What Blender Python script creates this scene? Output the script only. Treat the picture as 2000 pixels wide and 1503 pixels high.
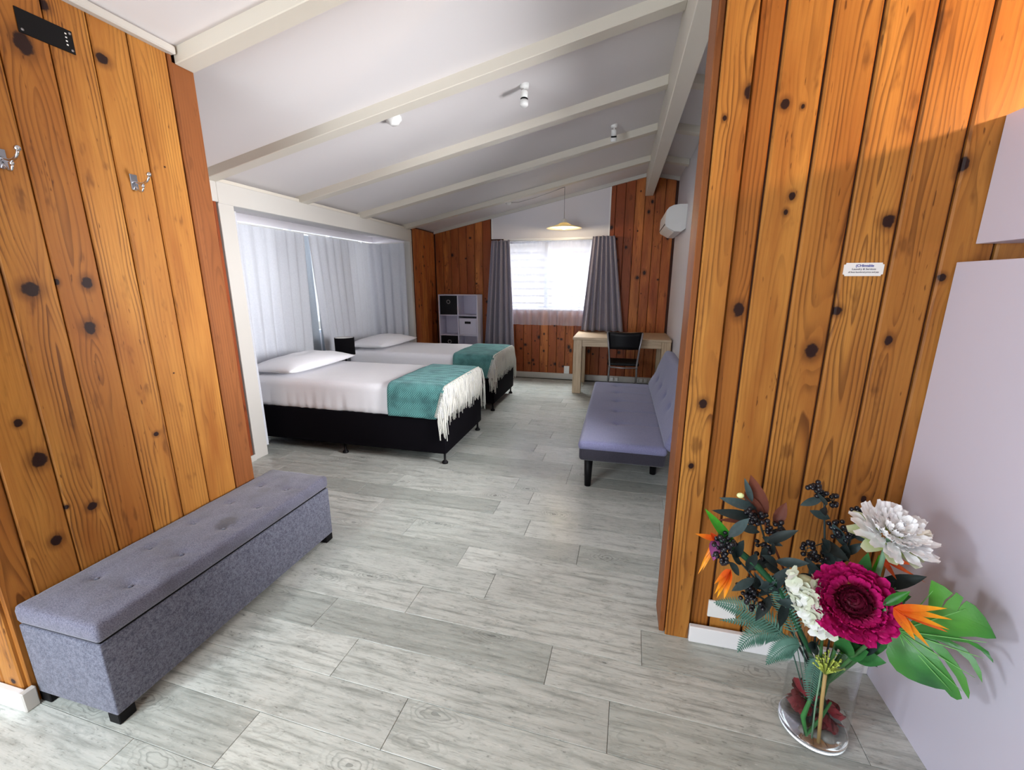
import bpy, bmesh, math, random
from mathutils import Vector, Matrix, noise as mnoise

for o in list(bpy.data.objects):
    bpy.data.objects.remove(o, do_unlink=True)
C = bpy.context.scene.collection
SC = bpy.context.scene
PI = math.pi

# ------------------------------------------------------------------ camera
cam_data = bpy.data.cameras.new('camera')
cam = bpy.data.objects.new('camera', cam_data)
C.objects.link(cam)
YAW, PITCH, ROLL, FPX = .24495, .233933, .000932, 835.2
fw = Vector((-math.sin(YAW)*math.cos(PITCH), math.cos(YAW)*math.cos(PITCH), -math.sin(PITCH)))
rt = Vector((math.cos(YAW), math.sin(YAW), 0)); up = rt.cross(fw)
r2 = math.cos(ROLL)*rt + math.sin(ROLL)*up
u2 = -math.sin(ROLL)*rt + math.cos(ROLL)*up
mw = Matrix((r2, u2, -fw)).transposed().to_4x4()
mw.translation = Vector((0, 0, 1.65))
cam.matrix_world = mw
cam_data.sensor_width = 36
cam_data.lens = FPX/2000*36
cam_data.clip_start = .02
SC.camera = cam

# ------------------------------------------------------------------ world, lights, exposure
W = bpy.data.worlds.new('world'); SC.world = W; W.use_nodes = True
bgn = W.node_tree.nodes['Background']
bgn.inputs[0].default_value = (.84, .90, 1.0, 1); bgn.inputs[1].default_value = 1.15

def lamp(name, kind, loc, energy, color, target=None, **kw):
    d = bpy.data.lights.new(name, kind); d.energy = energy; d.color = color
    for k, v in kw.items(): setattr(d, k, v)
    o = bpy.data.objects.new(name, d); C.objects.link(o); o.location = loc
    if target is not None:
        o.rotation_euler = (Vector(target)-Vector(loc)).to_track_quat('-Z', 'Y').to_euler()
    return o
# daylight through the glazed entrance behind the camera
lamp('entry_daylight', 'AREA', (-1.45, -1.75, 1.35), 58, (.86, .95, 1.0), (-1.7, 3, .6), shape='RECTANGLE', size=1.9, size_y=1.8)
lamp('glazed_door_daylight', 'AREA', (-2.3, -1.5, .9), 46, (.80, .88, 1.0), (-1.9, 1.5, .3), shape='RECTANGLE', size=.9, size_y=1.5)
# small window at the left of the entrance
lamp('side_window_light', 'AREA', (-2.25, -.45, 2.0), 35, (.88, .96, 1.0), (.6, 1.6, .4), shape='RECTANGLE', size=.28, size_y=.42)
# daylight falling in through the bedroom window
lamp('bedroom_window_light', 'AREA', (-1.25, 8.3, 3.3), 430, (.90, .95, 1.0), (-1.05, 6.6, .7), shape='RECTANGLE', size=1.7, size_y=1.0)
# daylight behind the alcove curtains
lamp('alcove_window_light', 'AREA', (-5.0, 4.9, 2.4), 200, (.90, .94, 1.0), (-3.4, 4.9, 1.0), shape='RECTANGLE', size=3.0, size_y=1.2)
# daylight through the window in the white wall behind the doorway post
lamp('right_window_light', 'AREA', (2.2, 2.35, 1.50), 720, (.95, .96, 1.0), (-1.5, 4.1, 1.25), shape='RECTANGLE', size=1.3, size_y=1.4)
# warm kitchen bulb above the upper cabinet
lamp('kitchen_bulb', 'POINT', (1.72, 1.25, 2.33), 58, (1.0, .62, .30), shadow_soft_size=.03)
lamp('pendant_bulb_light', 'POINT', (-.888, 6.75, 2.415), 14, (1.0, .80, .52), shadow_soft_size=.03)
sun = lamp('sun', 'SUN', (0, -5, 9), .9, (1.0, .97, .92), (0, -3.4, 5), angle=.02)

SC.view_settings.view_transform = 'Standard'
SC.view_settings.look = 'None'
SC.view_settings.gamma = 1
SC.view_settings.use_curve_mapping = False
SC.view_settings.exposure = 0.14
try:
    SC.cycles.max_bounces = 10; SC.cycles.diffuse_bounces = 6; SC.cycles.transparent_max_bounces = 24
    SC.cycles.transmission_bounces = 10; SC.cycles.glossy_bounces = 5
    SC.cycles.caustics_reflective = False; SC.cycles.caustics_refractive = False
    SC.cycles.sample_clamp_indirect = 4.0
    SC.cycles.use_denoising = True
except Exception:
    pass

# ------------------------------------------------------------------ node helpers
def lin(c):
    return tuple((x/12.92 if x <= .04045 else ((x+.055)/1.055)**2.4) for x in [v/255 for v in c]) + (1,)

class NT:
    def __init__(s, name):
        s.m = bpy.data.materials.new(name); s.m.use_nodes = True
        s.t = s.m.node_tree; s.n = s.t.nodes; s.n.clear()
        s.out = s.n.new('ShaderNodeOutputMaterial')
    def link(s, a, b): s.t.links.new(a, b)
    def put(s, sock, v):
        if v is None: return
        if hasattr(v, 'links'): s.link(v, sock)
        else: sock.default_value = v
    def math(s, op, a, b=None, c=None, clamp=False):
        n = s.n.new('ShaderNodeMath'); n.operation = op; n.use_clamp = clamp
        s.put(n.inputs[0], a); s.put(n.inputs[1], b)
        if c is not None: s.put(n.inputs[2], c)
        return n.outputs[0]
    def vmath(s, op, a, b=None):
        n = s.n.new('ShaderNodeVectorMath'); n.operation = op
        s.put(n.inputs[0], a); s.put(n.inputs[1], b)
        return n.outputs['Value' if op in ('LENGTH', 'DOT_PRODUCT', 'DISTANCE') else 'Vector']
    def sep(s, v):
        n = s.n.new('ShaderNodeSeparateXYZ'); s.link(v, n.inputs[0]); return n.outputs
    def comb(s, x=0., y=0., z=0.):
        n = s.n.new('ShaderNodeCombineXYZ')
        for i, v in enumerate((x, y, z)): s.put(n.inputs[i], v)
        return n.outputs[0]
    def noise(s, vec, scale=5., detail=2., rough=.5, col=False):
        n = s.n.new('ShaderNodeTexNoise'); s.link(vec, n.inputs['Vector'])
        n.inputs['Scale'].default_value = scale; n.inputs['Detail'].default_value = detail
        n.inputs['Roughness'].default_value = rough
        return n.outputs['Color' if col else 'Fac']
    def coord(s, w='Object'):
        return s.n.new('ShaderNodeTexCoord').outputs[w]
    def rand(s):
        return s.n.new('ShaderNodeObjectInfo').outputs['Random']
    def rng(s, v, a, b, c=0., d=1., smooth=False):
        n = s.n.new('ShaderNodeMapRange'); n.clamp = True
        if smooth: n.interpolation_type = 'SMOOTHSTEP'
        for i, x in enumerate((v, a, b, c, d)): s.put(n.inputs[i], x)
        return n.outputs[0]
    def mix(s, f, a, b, mode='MIX'):
        n = s.n.new('ShaderNodeMix'); n.data_type = 'RGBA'; n.blend_type = mode
        s.put(n.inputs[0], f); s.put(n.inputs[6], a); s.put(n.inputs[7], b)
        return n.outputs[2]
    def bump(s, h, strength=.3, dist=.002):
        n = s.n.new('ShaderNodeBump'); n.inputs['Strength'].default_value = strength
        n.inputs['Distance'].default_value = dist; s.link(h, n.inputs['Height'])
        return n.outputs[0]
    def bsdf(s, color, rough=.5, normal=None, **kw):
        n = s.n.new('ShaderNodeBsdfPrincipled')
        s.put(n.inputs['Base Color'], color); s.put(n.inputs['Roughness'], rough)
        if normal is not None: s.link(normal, n.inputs['Normal'])
        for k, v in kw.items(): s.put(n.inputs[k.replace('_', ' ')], v)
        s.link(n.outputs[0], s.out.inputs[0]); return n

def plain(name, c, rough=.5, metal=0., bump=None, **kw):
    t = NT(name); nm = None; col = lin(c)
    if bump:
        co = t.coord(); nz = t.noise(co, bump[0], 3.)
        nm = t.bump(nz, bump[1], bump[2] if len(bump) > 2 else .002)
        col = t.mix(t.rng(nz, .3, .7), tuple(x*.92 for x in lin(c)[:3])+(1,), tuple(min(1, x*1.05) for x in lin(c)[:3])+(1,))
    t.bsdf(col, rough, nm, Metallic=metal, **kw)
    return t.m

M = {}
def attr_obj(t, name):
    n = t.n.new('ShaderNodeAttribute'); n.attribute_type = 'OBJECT'; n.attribute_name = name
    return n
def pine(name, light, mid, dark, tone_obj=True, rough=.46):
    """knotty pine board: local x across, z along the grain, growth rings bent round the knots"""
    t = NT(name); co = t.coord(); x, y, z = t.sep(co)
    rd = t.rand()
    asp = t.math('ADD', t.math('MULTIPLY', t.math('FRACT', t.math('MULTIPLY', rd, 23.1)), 1.2), .3)
    sd = t.comb(t.math('MULTIPLY', rd, 53.), t.math('MULTIPLY', rd, 17.), t.math('MULTIPLY', rd, 91.))
    ps = t.vmath('ADD', co, sd)
    lo = t.noise(t.vmath('MULTIPLY', ps, (5., 5., .8)), 1., 2.)
    heart = t.math('ADD', t.math('MULTIPLY', t.math('SUBTRACT', lo, .5), .22), .012)
    xo = t.math('MULTIPLY', t.math('SUBTRACT', t.math('FRACT', t.math('MULTIPLY', rd, 7.31)), .5), .15)
    wob = t.math('MULTIPLY', t.math('SUBTRACT', t.noise(t.vmath('MULTIPLY', ps, (22., 22., 5.)), 1., 2.), .5), .010)
    dx = t.math('ADD', t.math('SUBTRACT', x, xo), wob)
    r = t.math('SQRT', t.math('ADD', t.math('MULTIPLY', dx, dx), t.math('MULTIPLY', heart, heart)))
    core = None; halo = None
    jit = t.math('MULTIPLY', t.math('SUBTRACT', t.noise(t.vmath('MULTIPLY', ps, (45., 45., 45.)), 1., 3.), .5), .8)
    for k in range(1, 5):
        a = attr_obj(t, 'k%d' % k)
        kx, kz, kr = t.sep(a.outputs['Vector'])
        ddx = t.math('SUBTRACT', x, kx); ddz = t.math('SUBTRACT', z, kz)
        q = t.math('SQRT', t.math('ADD', t.math('MULTIPLY', ddx, ddx), t.math('MULTIPLY', t.math('MULTIPLY', ddz, ddz), asp)))
        kk = t.math('MAXIMUM', kr, .0001)
        dn = t.math('DIVIDE', q, kk)
        dn2 = t.math('DIVIDE', t.math('SQRT', t.math('ADD', t.math('MULTIPLY', ddx, ddx), t.math('MULTIPLY', t.math('MULTIPLY', ddz, ddz), .22))), kk)
        g = t.math('EXPONENT', t.math('MULTIPLY', t.math('MULTIPLY', dn2, dn2), -.16))
        r = t.math('ADD', r, t.math('MULTIPLY', t.math('MULTIPLY', g, kr), 1.1))
        on = t.math('GREATER_THAN', kr, .0005)
        c1 = t.math('MULTIPLY', t.rng(t.math('ADD', dn, jit), .75, 1.1, 1., 0., True), on)
        h1 = t.math('MULTIPLY', t.rng(dn, .9, 2.3, 1., 0., True), on)
        core = c1 if core is None else t.math('MAXIMUM', core, c1)
        halo = h1 if halo is None else t.math('MAXIMUM', halo, h1)
    fr = t.math('FRACT', t.math('MULTIPLY', r, 68.))
    line = t.math('MULTIPLY', t.rng(fr, .35, .93, 0., 1., True), t.rng(fr, .93, 1., 1., 0.))
    pres = t.rng(t.noise(t.vmath('MULTIPLY', ps, (14., 14., 1.6)), 1., 2.), .38, .62, .12, .85, True)
    line = t.math('MULTIPLY', t.math('MULTIPLY', line, pres), t.rng(t.math('FRACT', t.math('MULTIPLY', rd, 13.7)), 0., 1., .3, 1.))
    fine = t.noise(t.vmath('MULTIPLY', ps, (260., 260., 7.)), 1., 3., .6)
    patch = t.noise(t.vmath('MULTIPLY', ps, (9., 9., 1.5)), 1., 3.)
    c = t.mix(t.rng(patch, .3, .72), lin(light), lin(mid))
    tone = attr_obj(t, 'tone').outputs['Fac'] if tone_obj else .35
    c = t.mix(tone, c, lin(mid))
    c = t.mix(t.rng(fine, .35, .75, 0., .45), c, lin(mid))
    c = t.mix(t.math('MULTIPLY', line, .92), c, lin(dark))
    blot = t.rng(t.noise(t.vmath('MULTIPLY', ps, (16., 16., 5.)), 1., 3., .6), .60, .74, 0., .5, True)
    c = t.mix(blot, c, lin(dark))
    c = t.mix(t.math('MULTIPLY', halo, .5), c, lin(dark))
    speck = t.rng(t.noise(t.vmath('MULTIPLY', ps, (90., 90., 14.)), 1., 2.), .70, .76, 0., .7)
    c = t.mix(speck, c, lin(dark))
    c = t.mix(core, c, lin((38, 18, 14)))
    nb = t.bump(t.math('ADD', fine, line), .18, .0008)
    t.bsdf(c, rough, nb, Specular_IOR_Level=.22)
    return t.m
M['pine'] = pine('knotty_pine', (192, 136, 64), (146, 88, 36), (64, 28, 10))
M['pine_red'] = pine('aged_pine', (208, 130, 66), (138, 68, 36), (58, 25, 13))
M['pine_trim'] = pine('stained_pine_trim', (152, 94, 50), (126, 74, 38), (82, 44, 22))
M['groove'] = plain('dark_groove', (58, 24, 10), .8)
M['white_wall'] = plain('white_wall_paint', (214, 210, 214), .6)
M['ceiling'] = plain('ceiling_paint', (210, 205, 204), .7)
M['beam'] = plain('cream_beam_paint', (202, 195, 182), .45)
M['cream'] = plain('cream_gloss_trim', (194, 190, 183), .4)
M['white_trim'] = plain('white_gloss_trim', (230, 228, 228), .35)
M['slab'] = plain('floor_underlay', (96, 94, 88), .8)
M['panel'] = plain('white_laminate', (204, 200, 216), .38)
M['alu'] = plain('white_aluminium', (215, 220, 228), .4)
M['glass_pane'] = None
t = NT('window_glass')
tr = t.n.new('ShaderNodeBsdfTransparent'); gl = t.n.new('ShaderNodeBsdfGlossy'); gl.inputs['Roughness'].default_value = .02
mx = t.n.new('ShaderNodeMixShader'); mx.inputs[0].default_value = .06
t.link(tr.outputs[0], mx.inputs[1]); t.link(gl.outputs[0], mx.inputs[2]); t.link(mx.outputs[0], t.out.inputs[0])
M['glass_pane'] = t.m

def cloth_mat(name, c, c2, scale=420., rough=.85, transl=0., transp=0., bump=.35):
    t = NT(name); co = t.coord()
    n1 = t.noise(co, scale, 2.); n2 = t.noise(co, scale*.33, 3.)
    f = t.math('ADD', t.math('MULTIPLY', n1, .6), t.math('MULTIPLY', n2, .4))
    col = t.mix(t.rng(f, .38, .62), lin(c), lin(c2))
    b = t.bsdf(col, rough, t.bump(n1, bump, .0015), Sheen_Weight=.25, Sheen_Roughness=.5, Specular_IOR_Level=.2)
    last = b.outputs[0]
    if transl:
        tl = t.n.new('ShaderNodeBsdfTranslucent'); t.put(tl.inputs[0], col)
        m = t.n.new('ShaderNodeMixShader'); m.inputs[0].default_value = transl
        t.link(last, m.inputs[1]); t.link(tl.outputs[0], m.inputs[2]); last = m.outputs[0]
    if transp:
        tp = t.n.new('ShaderNodeBsdfTransparent')
        m = t.n.new('ShaderNodeMixShader'); m.inputs[0].default_value = transp
        t.link(last, m.inputs[1]); t.link(tp.outputs[0], m.inputs[2]); last = m.outputs[0]
    t.link(last, t.out.inputs[0]); return t.m
M['bench'] = cloth_mat('grey_bench_linen', (66, 68, 84), (110, 112, 126), 200.)
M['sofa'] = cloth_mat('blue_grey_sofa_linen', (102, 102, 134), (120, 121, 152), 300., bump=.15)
M['sofa_shaded'] = cloth_mat('shaded_sofa_side_linen', (40, 38, 48), (52, 50, 60), 300., bump=.15)  # sofa linen darkened: shade on the side band is put into the colour
M['sheet'] = cloth_mat('white_cotton_sheet', (232, 231, 236), (240, 239, 242), 500., bump=.08)
M['velvet'] = plain('black_velvet', (10, 8, 13), .9, Specular_IOR_Level=.08)
M['fringe'] = cloth_mat('cream_wool_fringe', (206, 204, 196), (228, 226, 216), 300.)
M['curtain_grey'] = cloth_mat('grey_curtain_linen', (134, 127, 140), (156, 149, 160), 260., transl=.12)
M['curtain_white'] = cloth_mat('white_blockout_curtain', (202, 204, 210), (212, 214, 220), 200., transl=.05, bump=.1)
M['lining'] = cloth_mat('grey_curtain_lining', (138, 144, 150), (148, 154, 160), 200., transl=.1, bump=.1)
M['sheer'] = cloth_mat('white_sheer_voile', (226, 228, 246), (236, 238, 250), 600., transl=.20, transp=.64, bump=.05)
M['black'] = plain('black_plastic', (13, 12, 14), .5, Specular_IOR_Level=.15)
M['black_leather'] = plain('black_vinyl', (16, 15, 18), .45, bump=(70., .15), Specular_IOR_Level=.2)
M['chrome'] = plain('chrome', (210, 212, 218), .14, 1.)
M['steel'] = plain('grey_metal_tube', (142, 140, 142), .35, .8)
M['white_plastic'] = plain('white_plastic', (226, 225, 222), .4)
M['lampshade'] = plain('black_lampshade', (12, 11, 14), .9, Specular_IOR_Level=.1)
t = NT('teal_throw'); co = t.coord(); x, y, z = t.sep(co)
zz = t.math('ADD', t.math('MULTIPLY', z, 1.), y)
pp = t.math('PINGPONG', zz, .05)
st = t.math('FRACT', t.math('MULTIPLY', t.math('ADD', x, pp), 46.))
ln = t.rng(st, .55, .8, 0., 1., True)
pt = t.noise(co, 9., 3.)
c = t.mix(t.rng(pt, .3, .7), lin((22, 74, 76)), lin((56, 122, 122)))
c = t.mix(t.math('MULTIPLY', ln, t.rng(pt, .35, .6, .35, .8)), c, lin((122, 168, 160)))
t.bsdf(c, .85, t.bump(t.math('ADD', st, t.noise(co, 150.)), .5, .003), Sheen_Weight=.3, Sheen_Tint=(.5, .9, .9, 1))
M['teal'] = t.m
# oak desk
for nm_, key_, sc_ in (('light_oak_laminate', 'oak', (3., 60., 60.)), ('light_oak_legs', 'oak_leg', (50., 50., 2.5))):
    t = NT(nm_); co = t.coord()
    g = t.noise(t.vmath('MULTIPLY', co, sc_), 1., 4., .6)
    c = t.mix(t.rng(g, .35, .65), lin((196, 172, 142)), lin((162, 138, 108)))
    t.bsdf(c, .42); M[key_] = t.m
# floor plank print
t = NT('grey_oak_plank'); co = t.coord(); rd = t.rand(); x, y, z = t.sep(co)
ps = t.vmath('ADD', co, t.comb(t.math('MULTIPLY', rd, 71.), t.math('MULTIPLY', rd, 37.), 0.))
g = t.noise(t.vmath('MULTIPLY', ps, (3.2, 38., 1.)), 1., 4., .65)
g2 = t.noise(t.vmath('MULTIPLY', ps, (14., 150., 1.)), 1., 3., .6)
base = t.mix(rd, lin((216, 219, 212)), lin((174, 179, 172)))
sl = t.math('MULTIPLY', x, t.math('SUBTRACT', t.math('FRACT', t.math('MULTIPLY', rd, 5.77)), .35))
base = t.mix(t.rng(sl, -.25, .35, 0., .5), base, lin((160, 161, 155)))
c = t.mix(t.rng(g, .47, .68, 0., .75), base, lin((132, 136, 129)))
c = t.mix(t.rng(g, .25, .45, .35, 0.), c, lin((216, 215, 208)))
c = t.mix(t.rng(g2, .56, .72, 0., .6), c, lin((118, 121, 114)))
gm = t.noise(t.vmath('MULTIPLY', ps, (7., 18., 1.)), 1., 5., .7)
c = t.mix(t.rng(gm, .50, .68, 0., .55), c, lin((146, 149, 142)))
fl = t.noise(t.vmath('MULTIPLY', ps, (34., 90., 1.)), 1., 3., .6)
c = t.mix(t.math('MULTIPLY', t.rng(fl, .58, .70, 0., .8), t.rng(gm, .48, .62)), c, lin((96, 99, 94)))
c = t.mix(t.rng(fl, .25, .38, .4, 0.), c, lin((226, 226, 220)))
# knots: warped ring eyes
vn = t.n.new('ShaderNodeTexVoronoi'); vn.inputs['Scale'].default_value = 1.
t.link(t.vmath('ADD', t.vmath('MULTIPLY', ps, (2.6, 6.2, 1.)), t.vmath('MULTIPLY', t.vmath('SUBTRACT', t.noise(t.vmath('MULTIPLY', ps, (5., 9., 1.)), 1., 3., .6, True), (.5, .5, .5)), (.42, .5, .0))), vn.inputs['Vector'])
vd = vn.outputs['Distance']
vsel = t.math('GREATER_THAN', t.sep(vn.outputs['Color'])[0], .3)
ring = t.math('FRACT', t.math('MULTIPLY', vd, 16.))
rm = t.math('MULTIPLY', t.math('MULTIPLY', t.rng(ring, .5, .95, 0., 1., True), t.rng(vd, .08, .42, .55, 0.)), vsel)
c = t.mix(t.math('MULTIPLY', rm, 1.3, clamp=True), c, lin((118, 121, 115)))
c = t.mix(t.math('MULTIPLY', t.math('MULTIPLY', t.rng(vd, .02, .10, .75, 0., True), vsel), t.rng(g2, .3, .55)), c, lin((92, 94, 92)))
t.bsdf(c, t.rng(g, .3, .7, .20, .34), t.bump(g, .10, .001), Specular_IOR_Level=.5)
M['plank'] = t.m

# ------------------------------------------------------------------ mesh helpers
def mesh_obj(name, bm, mat=None, parent=None, smooth=False):
    me = bpy.data.meshes.new(name)
    bmesh.ops.recalc_face_normals(bm, faces=bm.faces[:])
    bm.to_mesh(me); bm.free()
    if smooth:
        for p in me.polygons: p.use_smooth = True
    if mat is not None: me.materials.append(M[mat] if isinstance(mat, str) else mat)
    o = bpy.data.objects.new(name, me); C.objects.link(o)
    if parent is not None: o.parent = parent
    return o
def empty(name, loc=(0, 0, 0), rz=0.):
    o = bpy.data.objects.new(name, None); C.objects.link(o); o.location = loc; o.rotation_euler = (0, 0, rz)
    o.empty_display_size = .1
    return o
def tag(o, label, cat, group=None):
    o['label'] = label; o['category'] = cat
    if group: o['group'] = group
    return o
def struct(o):
    o['kind'] = 'structure'; return o
def ptag(o, label): o['label'] = label; return o

def box(bm, x0, x1, y0, y1, z0, z1, bev=0., seg=1):
    g = bmesh.ops.create_cube(bm, size=1.)
    vs = g['verts']
    bmesh.ops.scale(bm, vec=(x1-x0, y1-y0, z1-z0), verts=vs)
    bmesh.ops.translate(bm, vec=((x0+x1)/2, (y0+y1)/2, (z0+z1)/2), verts=vs)
    if bev > 0:
        es = list({e for v in vs for e in v.link_edges})
        bmesh.ops.bevel(bm, geom=es, offset=bev, segments=seg, profile=.5, affect='EDGES')
def bobj(name, b, mat, parent=None, bev=0., seg=1, smooth=False):
    bm = bmesh.new(); box(bm, *b, bev=bev, seg=seg)
    return mesh_obj(name, bm, mat, parent, smooth)
def lathe(bm, prof, n=24, c=(0, 0, 0), cap=False):
    rings = []
    for r, z in prof:
        rings.append([bm.verts.new((c[0]+r*math.cos(2*PI*i/n), c[1]+r*math.sin(2*PI*i/n), c[2]+z)) for i in range(n)])
    for a, b in zip(rings, rings[1:]):
        for i in range(n):
            bm.faces.new((a[i], a[(i+1) % n], b[(i+1) % n], b[i]))
    if cap:
        bm.faces.new(rings[0][::-1]); bm.faces.new(rings[-1])
def tube(bm, pts, rad, n=6, cap=True):
    pts = [Vector(p) for p in pts]
    rads = rad if isinstance(rad, (list, tuple)) else [rad]*len(pts)
    prev = None; rings = []
    for i, p in enumerate(pts):
        d = (pts[min(i+1, len(pts)-1)]-pts[max(i-1, 0)]).normalized()
        if prev is None:
            a = d.orthogonal().normalized()
        else:
            a = (prev-d*prev.dot(d)).normalized()
        prev = a; b = d.cross(a)
        rings.append([bm.verts.new(p+rads[i]*(a*math.cos(2*PI*k/n)+b*math.sin(2*PI*k/n))) for k in range(n)])
    for a, b in zip(rings, rings[1:]):
        for i in range(n): bm.faces.new((a[i], a[(i+1) % n], b[(i+1) % n], b[i]))
    if cap:
        bm.faces.new(rings[0][::-1]); bm.faces.new(rings[-1])
def bez(p0, p1, p2, p3, n=10):
    p0, p1, p2, p3 = map(Vector, (p0, p1, p2, p3)); o = []
    for i in range(n+1):
        t = i/n; o.append((1-t)**3*p0+3*(1-t)**2*t*p1+3*(1-t)*t*t*p2+t**3*p3)
    return o
def soft_box(bm, b, r, nx=12, ny=12, nz=4, disp=None):
    """rounded box with a regular grid on each side, optional displacement function(point, normal)->point"""
    x0, x1, y0, y1, z0, z1 = b
    vid = {}
    hx, hy, hz = (x1-x0)/2, (y1-y0)/2, (z1-z0)/2; cx, cy, cz = (x0+x1)/2, (y0+y1)/2, (z0+z1)/2
    N = (nx, ny, nz); H = (hx, hy, hz)
    def crd(i, n, h):      # denser near the edges so the radius is smooth
        u = -1+2*i/n
        rr = min(r/h, .9)
        if n >= 6:
            k = 2
            if i <= k: return -1+rr*(i/k)*1.0
            if i >= n-k: return 1-rr*((n-i)/k)
            return (-1+rr)+(2-2*rr)*(i-k)/(n-2*k)
        return u
    def V(i, j, k):
        key = (i, j, k)
        if key in vid: return vid[key]
        p = Vector((crd(i, nx, hx)*hx, crd(j, ny, hy)*hy, crd(k, nz, hz)*hz))
        rr = [min(r, h) for h in H]
        q = Vector([max(-h+a, min(h-a, c)) for c, h, a in zip(p, H, rr)])
        d = p-q
        nrm = d.normalized() if d.length > 1e-9 else Vector((0, 0, 1))
        if d.length > 1e-9:
            p = q+nrm*r if r <= min(H) else Vector((q.x+nrm.x*rr[0], q.y+nrm.y*rr[1], q.z+nrm.z*rr[2]))
        p = p+Vector((cx, cy, cz))
        if disp: p = disp(p, nrm)
        vid[key] = bm.verts.new(p); return vid[key]
    def quad(a, b_, c, d):
        try: bm.faces.new((a, b_, c, d))
        except ValueError: pass
    for i in range(nx):
        for j in range(ny):
            for k in (0, nz): quad(V(i, j, k), V(i+1, j, k), V(i+1, j+1, k), V(i, j+1, k))
    for i in range(nx):
        for k in range(nz):
            for j in (0, ny): quad(V(i, j, k), V(i+1, j, k), V(i+1, j, k+1), V(i, j, k+1))
    for j in range(ny):
        for k in range(nz):
            for i in (0, nx): quad(V(i, j, k), V(i, j+1, k), V(i, j+1, k+1), V(i, j, k+1))
def place(o, loc, xd=None, yd=None, zd=None):
    """orient by a z direction and a y hint"""
    z = Vector(zd).normalized(); y = Vector(yd); y = (y-z*y.dot(z)).normalized(); x = y.cross(z)
    m = Matrix((x, y, z)).transposed().to_4x4(); m.translation = Vector(loc)
    o.matrix_local = m if o.parent is None else m
    return o
def L(x): return 2.5+.21*(x+3.26)          # underside line of the raked ceiling trim, left slope
RX = .33
def ceil_z(x): return L(min(x, RX))+.04-(.21*(x-RX) if x > RX else 0)
# ------------------------------------------------------------------ floor
floor = struct(bobj('floor', (-4.4, 2.6, -2.4, 7.6, -.12, -.006), 'slab'))
random.seed(5)
TH = -.024
rows = {-1: -1.67, 0: -1.295, 1: -.753, 2: .046, 3: -.22, 4: .185, 5: .55, 6: -.863, 7: -.168, 8: -.54, 9: .35}
pitch, plen = .2076, 1.17
pm = bpy.data.meshes.new('plank')
bm = bmesh.new(); box(bm, -plen/2+.0008, plen/2-.0008, -pitch/2+.0006, pitch/2-.0006, -.006, 0, bev=.0012)
bm.to_mesh(pm); bm.free(); pm.materials.append(M['plank'])
for k in range(-16, 31):
    j = rows.get(k, random.uniform(-.6, .55))
    y0 = 1.242+(k-2)*pitch+pitch/2
    for i in range(-4, 4):
        cx = j+(i+.5)*plen
        cy = y0+TH*cx
        if cx < -4.3 or cx > 2.7 or cy < -2.35 or cy > 7.6: continue
        if cy < .3 and (cx > 1.9 or cx < -3.9): continue
        o = bpy.data.objects.new('plank', pm); C.objects.link(o); o.parent = floor
        o.location = (cx, cy, 0); o.rotation_euler = (0, 0, TH)

# ------------------------------------------------------------------ timber board walls
def board(parent, o, ax, w, z0, zt0, zt1, mat, knots=(), tone=None, gap=.004, th=.016, vee=.005, name='board'):
    """o = start point on the wall face; ax = 'x' (faces -y) or 'y' (faces +x) or 'X' (faces +y)"""
    bm = bmesh.new()
    a, b = -w/2+gap, w/2-gap
    prof = [(a+vee, -th), (b-vee, -th), (b, -th+vee), (b, 0), (a, 0), (a, -th+vee)]
    def zt(x): return zt0+(zt1-zt0)*(x+w/2)/w - z0
    lo = [bm.verts.new((x, y, 0)) for x, y in prof]; hi = [bm.verts.new((x, y, zt(x))) for x, y in prof]
    n = len(prof)
    for i in range(n): bm.faces.new((lo[i], lo[(i+1) % n], hi[(i+1) % n], hi[i]))
    bm.faces.new(lo); bm.faces.new(hi)
    ob = mesh_obj(name, bm, mat, parent)
    if ax == 'x': ob.location = (o[0]+w/2, o[1], z0)
    else: ob.location = (o[0], o[1]+w/2, z0); ob.rotation_euler = (0, 0, PI/2)
    for i, kn in enumerate(list(knots)[:4]): ob['k%d' % (i+1)] = [float(kn[0]), float(kn[1])-z0, float(kn[2])]
    ob['tone'] = random.uniform(0, .75) if tone is None else tone
    return ob
def rknots(w, z0, z1, n):
    return [(random.uniform(-w*.38, w*.38), random.uniform(z0+.1, z1-.1), random.choice((.006, .010, .014, .019, .024))) for _ in range(n)]

# left entry wall (faces +x, at x = -2.2)
XL = -2.2
wl = struct(bobj('wall_left', (XL-.12, XL-.0165, .875, 2.035, 0, 2.76), 'groove'))
LK = [(1.183, 1.624, .030), (1.079, .968, .027), (1.049, 1.131, .014), (1.063, .617, .020), (1.205, .696, .020), (1.121, .737, .009),
      (1.520, .92, .013), (1.606, 2.576, .026), (1.267, 1.653, .011), (1.371, 1.649, .020), (1.344, 1.462, .022), (1.337, 2.51, .03),
      (1.300, 2.42, .02), (1.368, 2.327, .034), (1.425, 2.68, .022), (1.383, .512, .018), (1.328, .836, .008), (1.66, 1.2, .004), (1.80, 2.2, .004)]
ys = [.965, 1.115, 1.266, 1.424, 1.576, 1.730, 1.905]
tones = [.25, .05, .65, .05, .15, .1]
for i in range(len(ys)-1):
    a, b = ys[i], ys[i+1]; c = (a+b)/2
    board(wl, (XL-.0165, a), 'y', b-a, .0, 2.735, 2.735, 'pine', [(k[0]-c, k[1], k[2]) for k in LK if a <= k[0] < b], tones[i], gap=.0022)
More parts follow.
